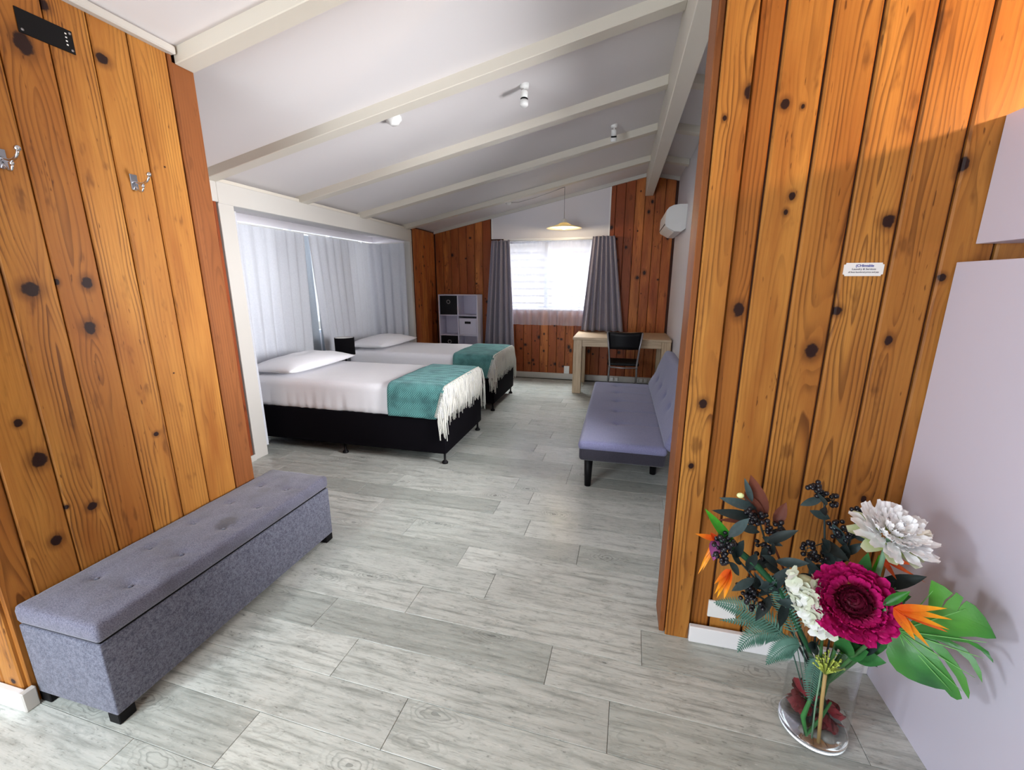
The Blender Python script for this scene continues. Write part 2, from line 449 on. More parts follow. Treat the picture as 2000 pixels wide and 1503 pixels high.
# near corner board and its return, smooth trim at the far end
board(wl, (XL-.0165, .872), 'y', .093, 0, 2.735, 2.735, 'pine', [], .5, gap=.002, name='corner_board')
bm = bmesh.new(); box(bm, -.064, .064, -.014, .014, 0, 2.70, bev=.003)
o = mesh_obj('end_trim', bm, 'pine_trim', wl); o.location = (XL-.010, 1.972, 0); o.rotation_euler = (0, 0, PI/2); o['tone'] = .4
bm = bmesh.new(); box(bm, -.010, .010, -.012, .012, 0, 2.745, bev=.004)
o = mesh_obj('cover_strip', bm, 'pine_trim', wl); o.location = (XL-.006, 1.915, 0); o.rotation_euler = (0, 0, PI/2); o['tone'] = .9
# return of the entry wall facing the entrance (y = .86)
wr = struct(bobj('wall_entry', (-3.7, -2.217, .875, .99, 0, 2.75), 'groove'))
x = -2.2-.012
for i in range(10):
    wdt = .11 if i == 0 else .15
    board(wr, (x-wdt, .8755), 'x', wdt, 0, 2.42+.21*(x-wdt+3.7), 2.42+.21*(x+3.7), 'pine', rknots(wdt, 0, 2.3, 2), None, gap=.0022)
    x -= wdt
wf = struct(bobj('wall_side', (-3.75, -3.6, -2.3, .99, 0, 2.45), 'white_wall'))
# back of the entry block, inside the bedroom
struct(bobj('wall_return', (-3.5, -2.215, 2.0, 2.033, 0, 2.75), 'groove'))

# left bedroom wall in timber (x = -3.35 near, x = -3.3 far)
wb = struct(bobj('wall_bedroom', (-3.5, -3.325, 2.036, 3.108, 0, 2.5), 'groove'))
y = 2.05
for i in range(7):
    board(wb, (-3.3255, y), 'y', .15, .06, 2.31, 2.31, 'pine_red', rknots(.15, .2, 2.2, 2), 1., gap=.003); y += .15
struct(bobj('baseboard_bedroom', (-3.309, -3.290, 2.04, 3.108, 0, .062), 'cream', bev=.003))
wc = struct(bobj('wall_corner', (-3.5, -3.292, 6.575, 7.42, 0, 2.52), 'groove'))
y = 6.585
for i in range(6):
    wd = .14 if i < 5 else .115
    board(wc, (-3.2925, y), 'y', wd, 0, 2.5, 2.5, 'pine_red', rknots(wd, .8, 2.4, 3), None, gap=.003); y += wd

# far wall
wk = struct(empty('wall_back', (0, 7.4, 0)))
bobj('backing', (-3.3, -1.98, .018, .14, 0, 2.72), 'groove', wk)
bobj('backing', (-1.98, -.40, .018, .14, 0, 1.20), 'groove', wk)
bobj('backing', (-.40, .8, .018, .14, 0, 3.2), 'groove', wk)
random.seed(11)
x = -3.262
while x < .70:
    w = .1475
    if x+w > .757: w = .757-x
    c = x+w/2
    if c < -2.2 or c > -.25:
        t0, t1 = (L(x), L(x+w)) if c < RX else (ceil_z(x)-.04, ceil_z(x+w)-.04)
    elif -1.98 < c < -.40: t0 = t1 = 1.20
    else: t0 = t1 = 2.36
    board(wk, (x, .018), 'x', w, 0, t0, t1, 'pine_red' if c < -.25 else 'pine_red', rknots(w, .1, t1-.1, 4), random.choice((0, .1, .3, .6, .9, 1)), gap=.003)
    x += w
bm = bmesh.new()
vs = [(-2.2, 2.38), (-.25, 2.38), (-.25, L(-.25)+.03), (-2.2, L(-2.2)+.03)]
lo = [bm.verts.new((a, .0, b)) for a, b in vs]; hi = [bm.verts.new((a, .12, b)) for a, b in vs]
bm.faces.new(lo); bm.faces.new(hi[::-1])
for i in range(4): bm.faces.new((lo[i], lo[(i+1) % 4], hi[(i+1) % 4], hi[i]))
mesh_obj('painted_panel', bm, 'white_wall', wk)
bobj('edge_strip', (-2.215, -2.19, -.006, .02, 2.38, L(-2.2)), 'white_trim', wk)
bobj('edge_strip', (-.26, -.238, -.006, .02, 2.38, L(-.25)), 'white_trim', wk)
for xa, xb in ((-3.27, RX), (RX, .757)):
    bm = bmesh.new()
    za, zb = (ceil_z(xa)-.045, ceil_z(xb)-.045)
    for yy in (-.028, .0):
        pass
    q = [(xa, -.03, za-.006), (xb, -.03, zb-.006), (xb, -.03, zb+.05), (xa, -.03, za+.05)]
    lo = [bm.verts.new(p) for p in q]; hi = [bm.verts.new((p[0], .02, p[2])) for p in q]
    bm.faces.new(lo); bm.faces.new(hi[::-1])
    for i in range(4): bm.faces.new((lo[i], lo[(i+1) % 4], hi[(i+1) % 4], hi[i]))
    mesh_obj('cornice', bm, 'cream', wk)
struct(bobj('baseboard_back', (-3.28, .757, 7.372, 7.402, 0, .10), 'cream', bev=.004))

# right bedroom wall, white
wrt = struct(empty('wall_right', (.757, 0, 0)))
bobj('wall_body', (0, .11, 3.15, 7.5, 0, 3.19), 'white_wall', wrt); bobj('wall_body', (0, .11, 1.99, 2.12, 0, 3.19), 'white_wall', wrt)
bobj('wall_body', (0, .11, 2.12, 3.15, 0, .95), 'white_wall', wrt); bobj('wall_body', (0, .11, 2.12, 3.15, 2.15, 3.19), 'white_wall', wrt)
# timber partition facing the entrance (y = 1.885)
YP = 1.885
wp = struct(bobj('wall_partition', (.30, 2.45, YP+.0165, 1.99, 0, 2.84), 'groove'))
RK = [(.523, 2.267, .014), (.581, 2.254, .007), (.587, 1.961, .012), (.574, 1.906, .009), (1.084, 2.039, .020), (.904, 1.864, .022),
      (.794, 1.549, .017), (.731, 1.394, .024), (.533, 1.374, .016), (.578, 1.34, .008), (.579, 1.549, .008), (.978, 1.444, .013),
      (.455, 1.547, .02), (.544, 1.159, .006), (1.099, 1.67, .012), (.594, 1.694, .016), (1.005, .795, .010)]
xs = [.402, .492, .635, .782, .935, 1.082, 1.232, 1.382, 1.53, 1.68, 1.83, 1.98, 2.13, 2.28, 2.43]
tones = [.8, .1, .3, .15, .45, .35, .3]
random.seed(3)
for i in range(len(xs)-1):
    a, b = xs[i], xs[i+1]; c = (a+b)/2
    kn = [(k[0]-c, k[1], k[2]) for k in RK if a <= k[0] < b]
    if i > 6: kn = rknots(b-a, .3, 2.7, 3)
    zt = 3.2-.21*max(0, b-RX)
    board(wp, (a, YP+.0165), 'x', b-a, 0, min(zt, 3.2), min(zt, 3.2), 'pine', kn, tones[i] if i < 7 else None, gap=.0045, vee=.006)
bobj('backing', (.402, 1.2, YP+.017, 1.99, 2.8, 3.05), 'groove', wp)
# doorway post: face trim and jamb
post = struct(empty('trim_1', (0, 0, 0)))
bm = bmesh.new(); box(bm, -.0515, .0515, -.0085, .0085, 0, 3.15, bev=.003)
o = mesh_obj('face_board', bm, 'pine', post); o.location = (.3485, 1.8655, 0); o['tone'] = .1
for i, k in enumerate([(.403, 2.306, .022), (.325, 2.229, .008), (.355, 1.161, .017), (.336, .88, .011)]): o['k%d' % (i+1)] = [k[0]-.3485, k[1], k[2]]
bm = bmesh.new(); box(bm, -.090, .090, -.0125, .0125, 0, 3.15, bev=.004)
o = mesh_obj('jamb_board', bm, 'pine_trim', post); o.location = (.2835, 1.964, 0); o.rotation_euler = (0, 0, PI/2); o['tone'] = .5
bm = bmesh.new(); box(bm, -.004, .004, -.03, .03, .36, 3.1)
struct(bobj('baseboard_partition', (.402, 1.128, 1.842, 1.868, 0, .084), 'white_trim', bev=.003))
# entry baseboards
struct(bobj('baseboard_entry', (-3.6, -2.20, .835, .859, 0, .088), 'white_trim', bev=.004))
struct(bobj('baseboard_left', (-2.199, -2.176, .835, .880, 0, .088), 'cream', bev=.004))

# walls behind and beside the camera
kr = struct(bobj('wall_kitchen', (2.45, 2.55, -2.3, 1.99, 0, 2.95), 'white_wall'))
we = struct(empty('wall_front', (0, -2.3, 0)))
bobj('pier', (-3.75, -2.4, -.1, 0, 0, 2.9), 'white_wall', we)
bobj('pier', (-.1, 2.5, -.1, 0, 0, 2.9), 'white_wall', we)
bobj('header', (-2.4, -.1, -.1, 0, 2.15, 3.3), 'white_wall', we)

# ------------------------------------------------------------------ ceiling
bm = bmesh.new()
def slope(bm, xa, xb, ya, yb, th=.05):
    q = [(xa, ya, ceil_z(xa)), (xb, ya, ceil_z(xb)), (xb, yb, ceil_z(xb)), (xa, yb, ceil_z(xa))]
    lo = [bm.verts.new(p) for p in q]; hi = [bm.verts.new((p[0], p[1], p[2]+th)) for p in q]
    bm.faces.new(lo[::-1]); bm.faces.new(hi)
    for i in range(4): bm.faces.new((lo[i], lo[(i+1) % 4], hi[(i+1) % 4], hi[i]))
slope(bm, -3.8, RX, -2.4, 7.5); slope(bm, RX, 2.6, -2.4, 7.5)
ceil = struct(mesh_obj('ceiling', bm, 'ceiling'))
def raked(name, xa, xb, ya, yb, d0, d1, mat, parent):
    """box following the slope: from ceiling - d0 down to ceiling - d1"""
    bm = bmesh.new(); vs = []
    for yy in (ya, yb):
        for xx in (xa, xb):
            for d in (d1, d0): vs.append(bm.verts.new((xx, yy, ceil_z(xx)-d)))
    f = [(0, 1, 3, 2), (4, 6, 7, 5), (0, 4, 5, 1), (2, 3, 7, 6), (1, 5, 7, 3), (0, 2, 6, 4)]
    for q in f: bm.faces.new([vs[i] for i in q])
    bmesh.ops.bevel(bm, geom=bm.edges[:], offset=.004, segments=1, affect='EDGES')
    return mesh_obj(name, bm, mat, parent)
for a, b in ((-1.35, -1.25), (-.25, -.15), (.84, .94), (1.935, 2.035), (3.01, 3.12), (4.10, 4.21), (5.20, 5.31), (6.39, 6.50)):
    x0 = -2.195 if a < 2 else -3.36
    if a < .8: x0 = -3.55
    raked('rafter', x0, .272, a, b, -.004, .07, 'beam', ceil)
    raked('rafter', .388, .756 if a > 1.9 else 2.44, a, b, -.004, .07, 'beam', ceil)
bm = bmesh.new(); box(bm, .271, .389, -2.29, 7.40, 2.96, 3.30, bev=.005)
mesh_obj('ridge_beam', bm, 'beam', ceil)
struct(bobj('trim_2', (-2.205, -2.165, .86, 1.93, 2.728, 2.765), 'cream', bev=.006))     # cornice over the entry wall
# alcove opening: posts, header beam
head = struct(empty('trim_3', (0, 0, 0)))
bobj('post', (-3.40, -3.303, 3.110, 3.262, 0, 2.30), 'cream', head, bev=.004)
bobj('post', (-3.40, -3.300, 6.512, 6.580, 0, 2.30), 'cream', head, bev=.004)
bobj('header_beam', (-3.42, -3.298, 3.112, 6.60, 2.295, 2.468), 'cream', head, bev=.004)
bobj('plate', (-3.44, -3.315, 3.112, 7.40, 2.466, 2.50), 'beam', head, bev=.003)
bobj('side_plate', (-3.44, -3.300, 2.036, 3.112, 2.305, 2.50), 'cream', head, bev=.004)
# alcove shell
al = struct(empty('wall_alcove', (0, 0, 0)))
bobj('side_panel', (-4.2, -3.40, 3.20, 3.262, 0, 2.40), 'white_wall', al)
bobj('side_panel', (-4.2, -3.40, 6.56, 6.63, 0, 2.40), 'white_wall', al)
bobj('soffit', (-4.25, -3.36, 3.2, 6.63, 2.37, 2.43), 'ceiling', al)
bobj('apron_panel', (-4.25, -4.15, 3.2, 6.63, 0, .95), 'white_wall', al)
bobj('pelmet', (-4.02, -3.995, 3.262, 6.56, 2.288, 2.37), 'white_wall', al)
bobj('closing_panel', (-4.25, -3.44, 3.2, 6.63, 2.42, 2.6), 'white_wall', al)
def window(name, cx0, cx1, z0, z1, loc, rz, nm=1):
    """frame in local xz, glass between"""
    w = struct(empty(name, loc, rz))
    f = .045
    bobj('frame', (cx0, cx0+f, -.03, .03, z0, z1), 'alu', w, bev=.004)
    bobj('frame', (cx1-f, cx1, -.03, .03, z0, z1), 'alu', w, bev=.004)
    bobj('frame', (cx0+f, cx1-f, -.03, .03, z0, z0+f), 'alu', w, bev=.004)
    bobj('frame', (cx0+f, cx1-f, -.03, .03, z1-f, z1), 'alu', w, bev=.004)
    for i in range(nm):
        m = cx0+(cx1-cx0)*(i+1)/(nm+1)
        bobj('mullion', (m-.033, m+.033, -.032, .032, z0+f, z1-f), 'alu', w, bev=.004)
    for i in range(nm+1):
        a = cx0+(cx1-cx0)*i/(nm+1)+(f if i == 0 else .033); b = cx0+(cx1-cx0)*(i+1)/(nm+1)-(f if i == nm else .033)
        bobj('pane', (a, b, -.004, .004, z0+f, z1-f), 'glass_pane', w)
    return w
w1 = window('window_1', -1.98, -.40, 1.225, 2.345, (0, 7.47, 0), 0, 1)
# shift the mullion to where the photo has it
for ch in w1.children:
    if ch.name.startswith('mullion'): ch.location.x = -1.264+1.19
bobj('sill', (-2.0, -.38, -.10, -.03, 1.195, 1.228), 'white_trim', w1, bev=.004)
bobj('top_rail', (-2.0, -.38, -.075, -.03, 2.335, 2.382), 'white_trim', w1, bev=.003)
window('window_3', 2.12, 3.15, .95, 2.15, (.81, 0, 0), PI/2, 1)
window('window_2', 3.25, 6.58, .95, 2.40, (-4.2, 0, 0), PI/2, 3)

# ------------------------------------------------------------------ outside the far window: neighbour's weatherboards
nb = empty('neighbour_house', (0, 10.6, 0)); tag(nb, 'white weatherboard house wall seen through the sheer curtain', 'house')
bobj('wall', (-5, 4, .03, .2, 0, 4.2), 'white_trim', nb)
wbm = None
for i in range(24):
    if wbm is None:
        bm = bmesh.new()
        q = [(-5, -.055, 0), (-5, .03, 0), (-5, .03, .17), (-5, .0, .17)]
        a = [bm.verts.new(p) for p in q]; b = [bm.verts.new((4, p[1], p[2])) for p in q]
        bm.faces.new(a); bm.faces.new(b[::-1])
        for k in range(4): bm.faces.new((a[k], a[(k+1) % 4], b[(k+1) % 4], b[k]))
        o = mesh_obj('weatherboard', bm, 'white_trim', nb); wbm = o.data
    else:
        o = bpy.data.objects.new('weatherboard', wbm); C.objects.link(o); o.parent = nb
    o.location = (0, 0, .17*i)
M['gravel'] = plain('pale_concrete_path', (186, 184, 176), .9, bump=(30., .3))
struct(bobj('ground', (-14, 8, 7.6, 18, -.3, -.15), 'gravel'))
struct(bobj('path_2', (.9, 8, 2.0, 7.6, -.3, -.15), 'gravel'))
struct(bobj('path', (-14, -4.5, -6, 7.6, -.3, -.15), 'gravel'))
# ------------------------------------------------------------------ things
class T:
    """a thing: an Empty at its base; parts are modelled in world coordinates and hung under it"""
    def __init__(s, name, base, label, cat, group=None):
        s.r = empty(name, base); s.b = Vector(base); tag(s.r, label, cat, group)
    def add(s, name, bm, mat, smooth=False, parent=None, label=None):
        o = mesh_obj(name, bm, mat, parent or s.r, smooth)
        if parent is None: o.location = -s.b
        if label: o['label'] = label
        return o
    def box(s, name, b, mat, bev=.003, parent=None, label=None, seg=1):
        bm = bmesh.new(); box(bm, *b, bev=bev, seg=seg)
        return s.add(name, bm, mat, False, parent, label)

# ---- storage bench against the left wall
B = T('storage_bench', (-1.98, 1.53, 0), 'long grey fabric storage bench with tufted lid against the left timber wall', 'bench')
bm = bmesh.new(); soft_box(bm, (-2.190, -1.767, .889, 2.170, .045, .364), .006, 8, 24, 6)
B.add('body', bm, 'bench', True)
B.box('seam_gap', (-2.184, -1.775, .897, 2.162, .35, .378), 'black')
tufts = [(x, y) for y in (1.085, 1.30, 1.515, 1.73, 1.945) for x in (-1.875, -2.062)]
def lid_disp(p, n):
    if n.z < .3: return p
    d = 0
    edge = min(p.x+2.19, -1.767-p.x, p.y-.885, 2.17-p.y)
    d += .010*min(1, max(0, edge)/.09)
    for tx, ty in tufts:
        q = (p.x-tx)**2+(p.y-ty)**2
        d -= .011*math.exp(-q/.0004)+.004*math.exp(-q/.005)
    d += .0022*mnoise.noise(Vector((p.x*14, p.y*9, 2)))
    d -= .0016*(math.exp(-((p.x+p.y*.94+.86)%.43-.2)**2/.00004)+math.exp(-((p.x-p.y*.94+5)%.43-.2)**2/.00004))
    for tx, ty in tufts:      # pulled creases from the buttons
        dx = p.x-tx; dy = p.y-ty
        if tx > -1.95 and 0 < dx < .09: d -= .003*math.exp(-(dy-.35*dx)**2/.00012)
        if 0 < dx+.19 < .19 and tx > -1.95: d -= .0015*math.exp(-dy*dy/.0002)
    return Vector((p.x, p.y, p.z+d))
bm = bmesh.new(); soft_box(bm, (-2.190, -1.763, .885, 2.174, .371, .448), .018, 34, 90, 4, lid_disp)
t = NT('grey_bench_lid_linen'); co = t.coord()
n1 = t.noise(co, 240., 2.); n2 = t.noise(co, 9., 3.)
col = t.mix(t.rng(n1, .35, .65), lin((78, 78, 94)), lin((112, 111, 126)))
col = t.mix(t.rng(n2, .5, .7, 0., .35), col, lin((70, 68, 74)))
for sx, sy, sr, am in ((-1.895, 1.559, .055, .75), (-1.80, 1.25, .03, .25), (-2.02, 1.33, .05, .25), (-1.99, 1.9, .04, .3)):
    dd = t.vmath('DISTANCE', t.vmath('MULTIPLY', co, (1, 1, 0)), (sx, sy, 0))
    dd = t.math('ADD', dd, t.math('MULTIPLY', t.math('SUBTRACT', t.noise(co, 30., 2.), .5), .05))
    col = t.mix(t.rng(dd, sr*.55, sr*1.15, am, 0., True), col, lin((62, 58, 60)))
t.bsdf(col, .85, t.bump(n1, .35, .0015), Sheen_Weight=.25, Specular_IOR_Level=.2); M['lid'] = t.m
LID = B.add('lid', bm, 'lid', True)
for x in (-2.165, -1.795):
    for y in (.92, 2.135):
        B.box('leg', (x-.028, x+.028, y-.03, y+.03, 0, .047), 'black')
for tx, ty in tufts:
    bm = bmesh.new(); lathe(bm, [(.0, .004), (.007, .003), (.010, 0), (.0, -.002)], 10, (tx, ty, .4445)); B.add('button', bm, 'bench', True, LID)

# ---- beds
def path_eval(path, s):
    acc = [0]
    for a, b in zip(path, path[1:]): acc.append(acc[-1]+(Vector(b)-Vector(a)).length)
    d = s*acc[-1]
    for i in range(len(path)-1):
        if d <= acc[i+1]+1e-9:
            f = (d-acc[i])/max(1e-9, acc[i+1]-acc[i]); return Vector(path[i]).lerp(Vector(path[i+1]), f)
    return Vector(path[-1])
def bed(dx, dy, side, seed):
    rnd = random.Random(seed)
    x0, x1, y0, y1 = -3.62+dx, -1.485+dx, 3.44+dy, 4.49+dy
    b = T('single_bed', ((x0+x1)/2, (y0+y1)/2, 0), 'single bed with black velvet base and white sheet, %s' % side, 'bed', 'the two single beds')
    bm = bmesh.new(); soft_box(bm, (x0, x1, y0, y1, .105, .445), .018, 14, 8, 6)
    b.add('base', bm, 'velvet', True)
    for lx in (x1-.035, x1-1.10, x0+.08):
        for ly in (y0+.045, y1-.045):
            bm = bmesh.new(); lathe(bm, [(.0, 0), (.028, 0), (.030, .012), (.020, .026), (.011, .034), (.011, .11), (0, .11)], 14, (lx, ly, 0))
            b.add('leg', bm, 'black', True)
    def md(p, n):
        w = mnoise.noise(Vector((p.x*5, p.y*5, p.z*3+seed)))*.006
        q = p.copy()
        if n.z > .5: q.z += w+.004*mnoise.noise(Vector((p.x*2.2, p.y*2.6, seed)))
        elif p.z < .62:
            k = (.64-p.z)/.2
            f = math.sin(p.x*62+3*mnoise.noise(Vector((p.x*3, seed, 0))))*.5+mnoise.noise(Vector((p.x*22, p.y*22, 1)))
            g = k*.0075*f
            if abs(n.y) > .5: q.y += (g if n.y > 0 else -g)*1.0
            if abs(n.x) > .5: q.x += g*(1 if n.x > 0 else -1)
        if p.z < .5: q.z += .012*mnoise.noise(Vector((p.x*7, p.y*7, seed)))
        return q
    bm = bmesh.new(); soft_box(bm, (x0+.01, x1-.004, y0+.002, y1-.002, .425, .735), .06, 64, 34, 14, md)
    b.add('mattress', bm, 'sheet', True, label='white fitted sheet over the mattress')
    # pillow
    p = T('pillow', (x0+.27, (y0+y1)/2, .75), 'plump white pillow at the head of the bed, %s' % side, 'pillow', 'white pillows')
    px, py, hx, hy, hz = x0+.27, (y0+y1)/2-.01, .285, .53, .085
    for nm in ('cover',):
        bm = bmesh.new(); N = 24; top = {}; bot = {}
        for i in range(N+1):
            for j in range(N+1):
                u, v = -1+2*i/N, -1+2*j/N
                pin = 1-.10*(1-abs(u)**2)*abs(v)**3
                e = ((1-abs(u)**2.6)*(1-abs(v)**2.6))**.55
                rr = 1-.07*(1-abs(v)**2)
                X, Y = px+hx*u*rr, py+hy*v*(1-.05*(1-u*u))
                w = .012*mnoise.noise(Vector((X*7, Y*7, seed)))*e
                zt = .795+hz*1.25*e+w+.012*(abs(u*v)**3)
                zb = .795-hz*.62*e
                top[i, j] = bm.verts.new((X, Y, zt))
                bot[i, j] = top[i, j] if i in (0, N) or j in (0, N) else bm.verts.new((X, Y, zb))
        for i in range(N):
            for j in range(N):
                for dct in (top, bot):
                    q = (dct[i, j], dct[i+1, j], dct[i+1, j+1], dct[i, j+1])
                    try: bm.faces.new(q)
                    except ValueError: pass
        p.add('cover', bm, 'sheet', True)
    # throw
    th = T('throw_blanket', (x1-.3, (y0+y1)/2, .75), 'teal herringbone throw with cream fringe over the foot of the bed, %s' % side, 'throw', 'teal fringed throws')
    e = .012; zt = .735+e
    path = [(0, y0-e-.006, .45), (0, y0-e-.004, .56), (0, y0-e, .675)]
    for k in range(1, 7):
        a = k/6*PI/2; path.append((0, y0-e+.066*(1-math.cos(a)), .675+.066*math.sin(a)+.006*(k/6)))
    path += [(0, y0+.25, zt+.004), (0, y0+.5, zt+.005), (0, y0+.8, zt+.004)]
    for k in range(0, 7):
        a = k/6*PI/2; path.append((0, y1+e-.066*(1-math.sin(a)), .675+.066*math.cos(a)+.006*(1-k/6)))
    path += [(0, y1+e+.004, .55), (0, y1+e+.006, .48)]
    xa = x1-.555; xe = x1-.004
    def xedge(z): return xe-.075*min(1, max(0, (.70-z)/.26))
    bm = bmesh.new(); NS, NX = 90, 26; g = {}
    for i in range(NX+1):
        for j in range(NS+1):
            s = j/NS; P = path_eval(path, s); f = i/NX
            X = xa+(xedge(P.z)-xa)*f
            X += .016*mnoise.noise(Vector((s*6, f*2, seed)))
            rip = 0
            if f > .7: rip = .006*math.sin(s*NS*1.35)*(f-.7)/.3
            lift = abs(.007*mnoise.noise(Vector((X*6, s*8, seed+3))))+rip*.5+.002
            nrm = Vector((0, 0, 1)) if .22 < s < .78 else (Vector((0, -1, .1)) if s < .5 else Vector((0, 1, .1)))
            Z = P.z
            if f > .86 and .15 < s < .85: Z -= .022*((f-.86)/.14)**2
            if s < .05: Z += .01*mnoise.noise(Vector((X*9, 0, seed)))
            g[i, j] = bm.verts.new(Vector((X, P.y, Z))+nrm*lift)
    for i in range(NX):
        for j in range(NS): bm.faces.new((g[i, j], g[i+1, j], g[i+1, j+1], g[i, j+1]))
    o = th.add('blanket', bm, 'teal', True)
    md_ = o.modifiers.new('thickness', 'SOLIDIFY'); md_.thickness = .006; md_.offset = 1
    bm = bmesh.new()
    NF = 150
    for k in range(NF):
        s = .012+.976*(k+.5)/NF
        P = path_eval(path, s)
        r0 = rnd.uniform(.0026, .0042)
        top = .16 < s < .84
        jit = lambda a: rnd.uniform(-a, a)
        if top:
            zb = rnd.uniform(.395, .45)+.10*math.sin(k*.55)*.25
            yy = P.y+jit(.01)
            pts = [(xe-.012, P.y, P.z+.000), (xe-.002, P.y+jit(.003), P.z-.010), (x1+.012, yy, P.z-.035), (x1+.014+jit(.004), yy, P.z-.09),
                   (x1+.018+jit(.006), yy+jit(.010), P.z-.18), (x1+.014+jit(.008), yy+jit(.016), zb)]
        else:
            sgn = -1 if s < .5 else 1
            bot = rnd.uniform(.25, .36) if s < .5 else rnd.uniform(.22, .34)
            yy = P.y+sgn*.012
            ex = xedge(P.z); xo_ = rnd.uniform(.01, .05)
            pts = [(ex-.02, yy, P.z), (ex+.012, yy+sgn*jit(.004), P.z-.010), (ex+xo_*.6, yy, P.z-.05), (ex+xo_, yy+sgn*.004, max(bot+.05, P.z-.14)), (ex+xo_+jit(.01), yy+jit(.006), min(bot, P.z-.12))]
        tube(bm, pts, [r0, r0, r0*1.1, r0, r0*1.1, r0*.8][:len(pts)], 5)
    # knots row where the fringe is tied
    o = th.add('fringe', bm, 'fringe', True, label='long cream tassels hanging over the bed end'); o['kind'] = 'stuff'
    return b
bed(0, 0, 'nearer the entry wall', 1)
bed(-.05, 1.745, 'on the window side', 2)

# ---- bedside table with lamp between the beds
n = T('bedside_table', (-3.46, 4.84, 0), 'small dark bedside table between the two beds under the black lamp', 'table')
n.box('top', (-3.68, -3.24, 4.64, 5.04, .53, .555), 'black'); 
for x in (-3.66, -3.26):
    for y in (4.66, 5.02): n.box('leg', (x-.015, x+.015, y-.015, y+.015, 0, .53), 'black')
n.box('shelf', (-3.67, -3.25, 4.65, 5.03, .25, .268), 'black')
n = T('table_lamp', (-3.453, 4.84, .555), 'table lamp with black drum shade standing between the beds', 'lamp')
bm = bmesh.new(); lathe(bm, [(0, 0), (.07, 0), (.07, .012), (.02, .02), (.012, .03), (.012, .26), (0, .26)], 20, (-3.453, 4.84, .555)); n.add('base', bm, 'black', True)
bm = bmesh.new(); lathe(bm, [(.118, .115), (.122, .115), (.122, .338), (.118, .338), (.118, .115)], 32, (-3.453, 4.84, .625)); SHD = n.add('shade', bm, 'lampshade', True)
bm = bmesh.new(); lathe(bm, [(.1165, .117), (.1165, .336), (.1155, .336), (.1155, .117)], 32, (-3.453, 4.84, .625)); n.add('shade_lining', bm, 'white_plastic', True, SHD)

# ---- curtains
def curtain(name, top, bot, z0, z1, folds, a0, a1, mat, T_=None, parts='drape', seed=0, header=.06, thick=0, hdr=1.0, label=None, ripple=.25):
    """top/bot: functions s->(x,y); folds vary in depth from a0 at the top to a1 at the hem"""
    bm = bmesh.new(); NSg = folds*10; NR = 22; g = {}
    for j in range(NR+1):
        tt = j/NR; tt = tt**1.15
        z = z1+(z0-z1)*tt
        for i in range(NSg+1):
            s = i/NSg
            tp = Vector(top(s)); bt = Vector(bot(s)); P = tp.lerp(bt, tt)
            d = (Vector(top(min(1, s+.01)))-Vector(top(max(0, s-.01)))).normalized(); nrm = Vector((-d.y, d.x))
            ph = s*folds*2*PI+1.3*mnoise.noise(Vector((s*folds*.7, seed, 0)))
            wv = math.sin(ph)+.22*math.sin(ph*2.1+seed)
            am = a0+(a1-a0)*tt
            am *= (.75+.6*mnoise.noise(Vector((s*5, seed*3.1, tt*1.2))))
            q = P+nrm*wv*am
            if z > z1-header:
                q += nrm*.006*hdr*math.sin(s*folds*2*PI*3.1+j)
            zz = z+(.012*mnoise.noise(Vector((s*folds*.9, seed, 5))) if j in (0,) else 0)+(.01*mnoise.noise(Vector((s*6, seed, 9)))*tt)
            g[i, j] = bm.verts.new((q.x, q.y, zz))
    for i in range(NSg):
        for j in range(NR): bm.faces.new((g[i, j], g[i, j+1], g[i+1, j+1], g[i+1, j]))
    o = mesh_obj(parts, bm, mat, T_.r, True); o.location = -T_.b
    if thick:
        m = o.modifiers.new('thickness', 'SOLIDIFY'); m.thickness = thick
    return o
lerp2 = lambda a, b: (lambda s: (a[0]+(b[0]-a[0])*s, a[1]+(b[1]-a[1])*s))
YC = 7.27
c = T('curtain', (-2.02, YC, .5), 'grey curtain hanging to the left of the bedroom window beside the cube shelf', 'curtain', 'grey window curtains')
curtain('c', lerp2((-2.18, YC), (-1.86, YC)), lerp2((-2.33, YC-.02), (-1.76, YC-.02)), .42, 2.345, 5, .040, .085, 'curtain_grey', c, seed=2, thick=.002)
bm = bmesh.new()
c2 = T('curtain', (-.25, YC, .9), 'grey curtain gathered to the right of the bedroom window above the desk', 'curtain', 'grey window curtains')
curtain('c', lerp2((-.49, YC-.01), (-.145, YC-.01)), lerp2((-.625, YC-.02), (.06, YC-.02)), .88, 2.375, 6, .036, .080, 'curtain_grey', c2, seed=7, thick=.002, hdr=2.)
sh = T('sheer_curtain', (-1.2, 7.33, .94), 'white sheer curtain across the bedroom window', 'curtain')
curtain('c', lerp2((-1.90, 7.345), (-.45, 7.345)), lerp2((-1.88, 7.33), (-.50, 7.33)), .945, 2.325, 11, .006, .020, 'sheer', sh, seed=4, ripple=.1)
rl = T('curtain_rail', (-1.17, YC, 2.33), 'white curtain rail across the top of the bedroom window', 'rail')
bm = bmesh.new(); tube(bm, [(-2.17, YC+.03, 2.335), (-.17, YC+.03, 2.335)], .008, 8); rl.add('rod', bm, 'white_plastic', True)
for x in (-2.1, -1.2, -.2): rl.box('bracket', (x-.01, x+.01, YC+.03, 7.40, 2.338, 2.35), 'white_plastic')

